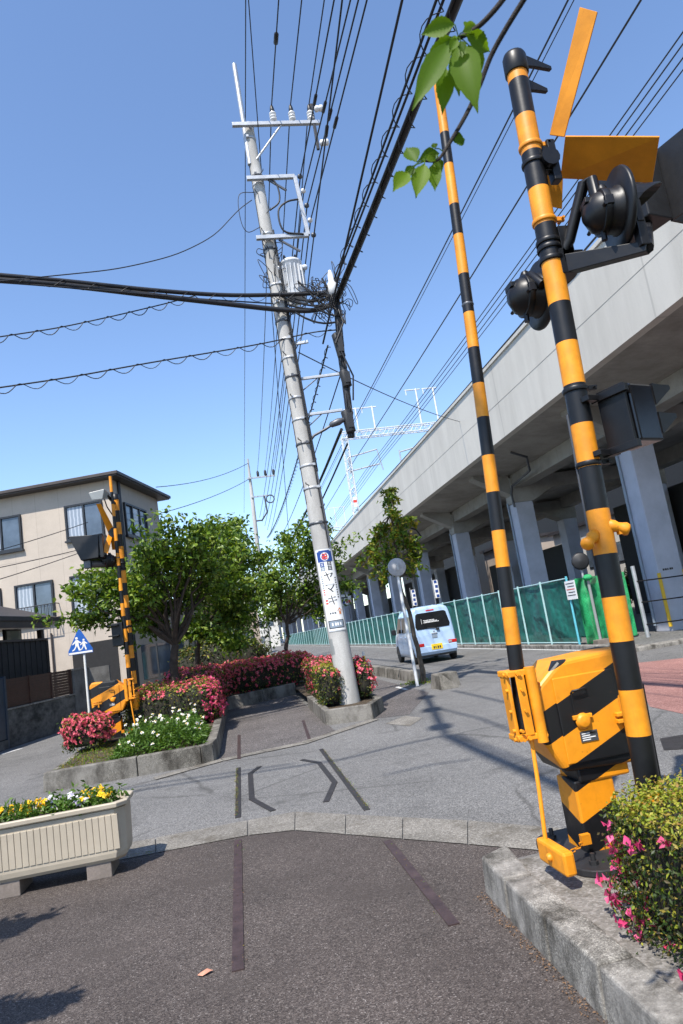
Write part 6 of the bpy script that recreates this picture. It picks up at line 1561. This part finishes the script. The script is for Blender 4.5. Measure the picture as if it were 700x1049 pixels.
# small dark roofed house at the left edge
W0, W1 = V(-5.66,17.3), V(-4.62,22.2); wd = nrm(W1-W0); wn = V(-wd[1], wd[0])
def onwall(u, v, off):
    return hit(u, v, [*(W0+wn*off), 0], [*wn, 0])
def wbox(mb, s0, s1, d0, d1, z0, z1, mi=0):
    q = [W0+wd*s0+wn*d0, W0+wd*s1+wn*d0, W0+wd*s1+wn*d1, W0+wd*s0+wn*d1]
    mb.hexa([(*p,z0) for p in q], [(*p,z1) for p in q], mi)
sof = lambda p: (p[:2]-W0)@wd
s_ = thing('small_house', 'low house with a dark flat eave along the side street at the left photo edge', 'house', (-8,19,0))
e = onwall(67,632,.35); es, ez = sof(e), e[2]
mb = MB(); wbox(mb,-8,es,.35,5,ez-.12,ez+.0)
q = [W0+wd*-8+wn*.45, W0+wd*(es-.1)+wn*.45, W0+wd*(es-.1)+wn*4.9, W0+wd*-8+wn*4.9]
mb.hexa([(*p,ez+.002) for p in q], [(*(W0+wd*-8+wn*2.6),ez+.75),(*(W0+wd*(es-.3)+wn*2.6),ez+.75),(*(W0+wd*(es-.3)+wn*2.7),ez+.75),(*(W0+wd*-8+wn*2.7),ez+.75)]); build('roof', mb, M['roof'], s_, .008)
mb = MB(); wbox(mb,-8,es-.9,.38,.50,ez-.30,ez-.122); build('fascia', mb, M['roofb'], s_)
mb = MB(); wbox(mb,-8,es-1.4,1.7,4.5,0,ez-.125); build('wall', mb, M['brown'], s_)
c = onwall(43,660,.8); cs_ = sof(c); mb = MB(); wbox(mb,cs_-.07,cs_+.07,.75,.89,0,ez-.31); build('post', mb, M['roofb'], s_)
c = onwall(15,655,1.6); cs_ = sof(c); mb = MB(); wbox(mb,cs_-.45,cs_+.45,1.62,1.695,c[2]-.28,c[2]+.3); w = build('window', mb, M['winframe'], s_); mb = MB(); wbox(mb,cs_-.38,cs_+.38,1.605,1.618,c[2]-.22,c[2]+.24); build('pane', mb, M['curtain'], w)
fe = onwall(47,656,.55); fs1, top = sof(fe), fe[2]
f_t = thing('board_fence', 'black vertical board fence behind the stone wall under the low eave', 'fence', (fe[0],fe[1],0))
mb = MB(); x = -8.0; i = 0
while x < fs1: wbox(mb,x,x+.135,.53+.012*(i % 2),.58,.0,top); x += .145; i += 1
build('boards', mb, M['darkwall'], f_t); mb = MB(); wbox(mb,-8,fs1+.05,.50,.60,top+.003,top+.06); build('cap_rail', mb, M['roofb'], f_t)
# roadside wall, louvre fence, gate panel
W0, W1 = V(-5.66,17.3), V(-4.62,22.2); wd = nrm(W1-W0); wn = V(-wd[1], wd[0])
def wseg(mb, s0, s1, d0, d1, z0, z1, mi=0):
    q = [W0+wd*s0+wn*d0, W0+wd*s1+wn*d0, W0+wd*s1+wn*d1, W0+wd*s0+wn*d1]
    mb.hexa([(*p,z0) for p in q], [(*p,z1) for p in q], mi)
Lw = np.linalg.norm(W1-W0)
w_ = thing('roadside_wall', 'weathered dark stone wall with brown louvre fence on top along the side street', 'wall', (W0[0]-.1,W0[1],0))
mb = MB(); wseg(mb,.45,Lw-1.05,0,.18,0,.86); build('stone_base', mb, M['stonew'], w_, .01)
mb = MB(); wseg(mb,.42,Lw-1.03,-.015,.2,.862,.90); build('coping', mb, M['kerb'], w_)
mb = MB(); 
for i in range(9): wseg(mb,.5,Lw-1.08,.05+.0*i,.09,.915+.075*i,.915+.075*i+.071)
lf_ = build('louvre_fence', mb, M['brown'], w_)
for s in (.5,1.6,2.75,Lw-1.1):
    mb = MB(); wseg(mb,s-.03,s+.03,.03,.11,.902,1.60); build('fence_post', mb, M['brown'], w_)
bwt = thing('block_wall', 'grey concrete block wall at the corner behind the blue school sign', 'wall', (W1[0],W1[1],0))
mb = MB(); wseg(mb,Lw-1.0,Lw,0,.16,0,1.55); q = [V(*W1)-wd*0, V(-4.05,22.42), V(-4.05,22.58), V(*W1)+wd*.16]
mb.hexa([(q[0][0],q[0][1]+.002,0),(q[1][0],q[1][1],0),(q[2][0],q[2][1],0),(q[3][0]-.1,q[3][1]+.2,0)],[(q[0][0],q[0][1]+.002,1.55),(q[1][0],q[1][1],1.55),(q[2][0],q[2][1],1.55),(q[3][0]-.1,q[3][1]+.2,1.55)]); build('blocks', mb, M['blockw'], bwt)
mb = MB(); wseg(mb,Lw-1.02,Lw+.02,-.02,.18,1.552,1.60); build('coping', mb, M['kerb'], bwt)
gp = thing('gate_panel', 'dark blue-grey metal gate panel at the near end of the stone wall', 'gate', (W0[0]-.3,W0[1]-1,0))
mb = MB(); wseg(mb,-2.2,.38,.02,.07,.22,1.62); build('panel', mb, M['gatep'], gp, .005)
for s in (-.9,.40):
    mb = MB(); wseg(mb,s-.04,s+.04,0,.10,0,1.66); build('post', mb, M['gatep'], gp)
mb = MB(); wseg(mb,-2.2,.36,0,.16,0,.2); build('sill', mb, M['stonew'], gp)

# ------------------------------------------------------------------ light, sky, camera
w = bpy.data.worlds.new('World'); scene.world = w; w.use_nodes = True; nt = w.node_tree
sky = nt.nodes.new('ShaderNodeTexSky'); sky.sky_type = 'NISHITA'; sky.sun_disc = False
EL = 57; AZ = math.atan2(-.55, -.835)
sky.sun_elevation = R(EL); sky.sun_rotation = AZ; sky.altitude = 20; sky.air_density = SKY_AIR; sky.dust_density = SKY_DUST; sky.ozone_density = SKY_OZ
bg = nt.nodes['Background']; bg.inputs['Strength'].default_value = SKY_STR
hs = nt.nodes.new('ShaderNodeHueSaturation'); hs.inputs['Saturation'].default_value = 1.02; hs.inputs['Hue'].default_value = .502; nt.links.new(sky.outputs[0], hs.inputs['Color']); nt.links.new(hs.outputs[0], bg.inputs[0])
sl = bpy.data.lights.new('sun', 'SUN'); sl.energy = SUN_E; sl.angle = R(.5); sl.color = (1,.945,.865)
so = bpy.data.objects.new('sun', sl); COL.objects.link(so)
sd = Vector((-.55*math.cos(R(EL)), -.835*math.cos(R(EL)), math.sin(R(EL)))); so.rotation_euler = sd.to_track_quat('Z', 'Y').to_euler()
so.location = sd*60
cam = bpy.data.cameras.new('camera'); co = bpy.data.objects.new('camera', cam); COL.objects.link(co)
cam.sensor_fit = 'VERTICAL'; cam.sensor_height = 36; cam.lens = F/1049*36; cam.clip_start = .05; cam.clip_end = 3000
mw = Matrix([[*RM[0], 0],[*RM[1], 0],[*RM[2], H],[0,0,0,1]]); co.matrix_world = mw
cam.dof.use_dof = True; cam.dof.focus_distance = 6.5; cam.dof.aperture_fstop = 7.1
scene.camera = co
vs_ = scene.view_settings; vs_.view_transform = 'Standard'; vs_.look = 'None'; vs_.exposure = EXPO; vs_.gamma = 1
try: vs_.use_curve_mapping = False
except Exception: pass
scene.cycles.max_bounces = 8; scene.cycles.transparent_max_bounces = 12
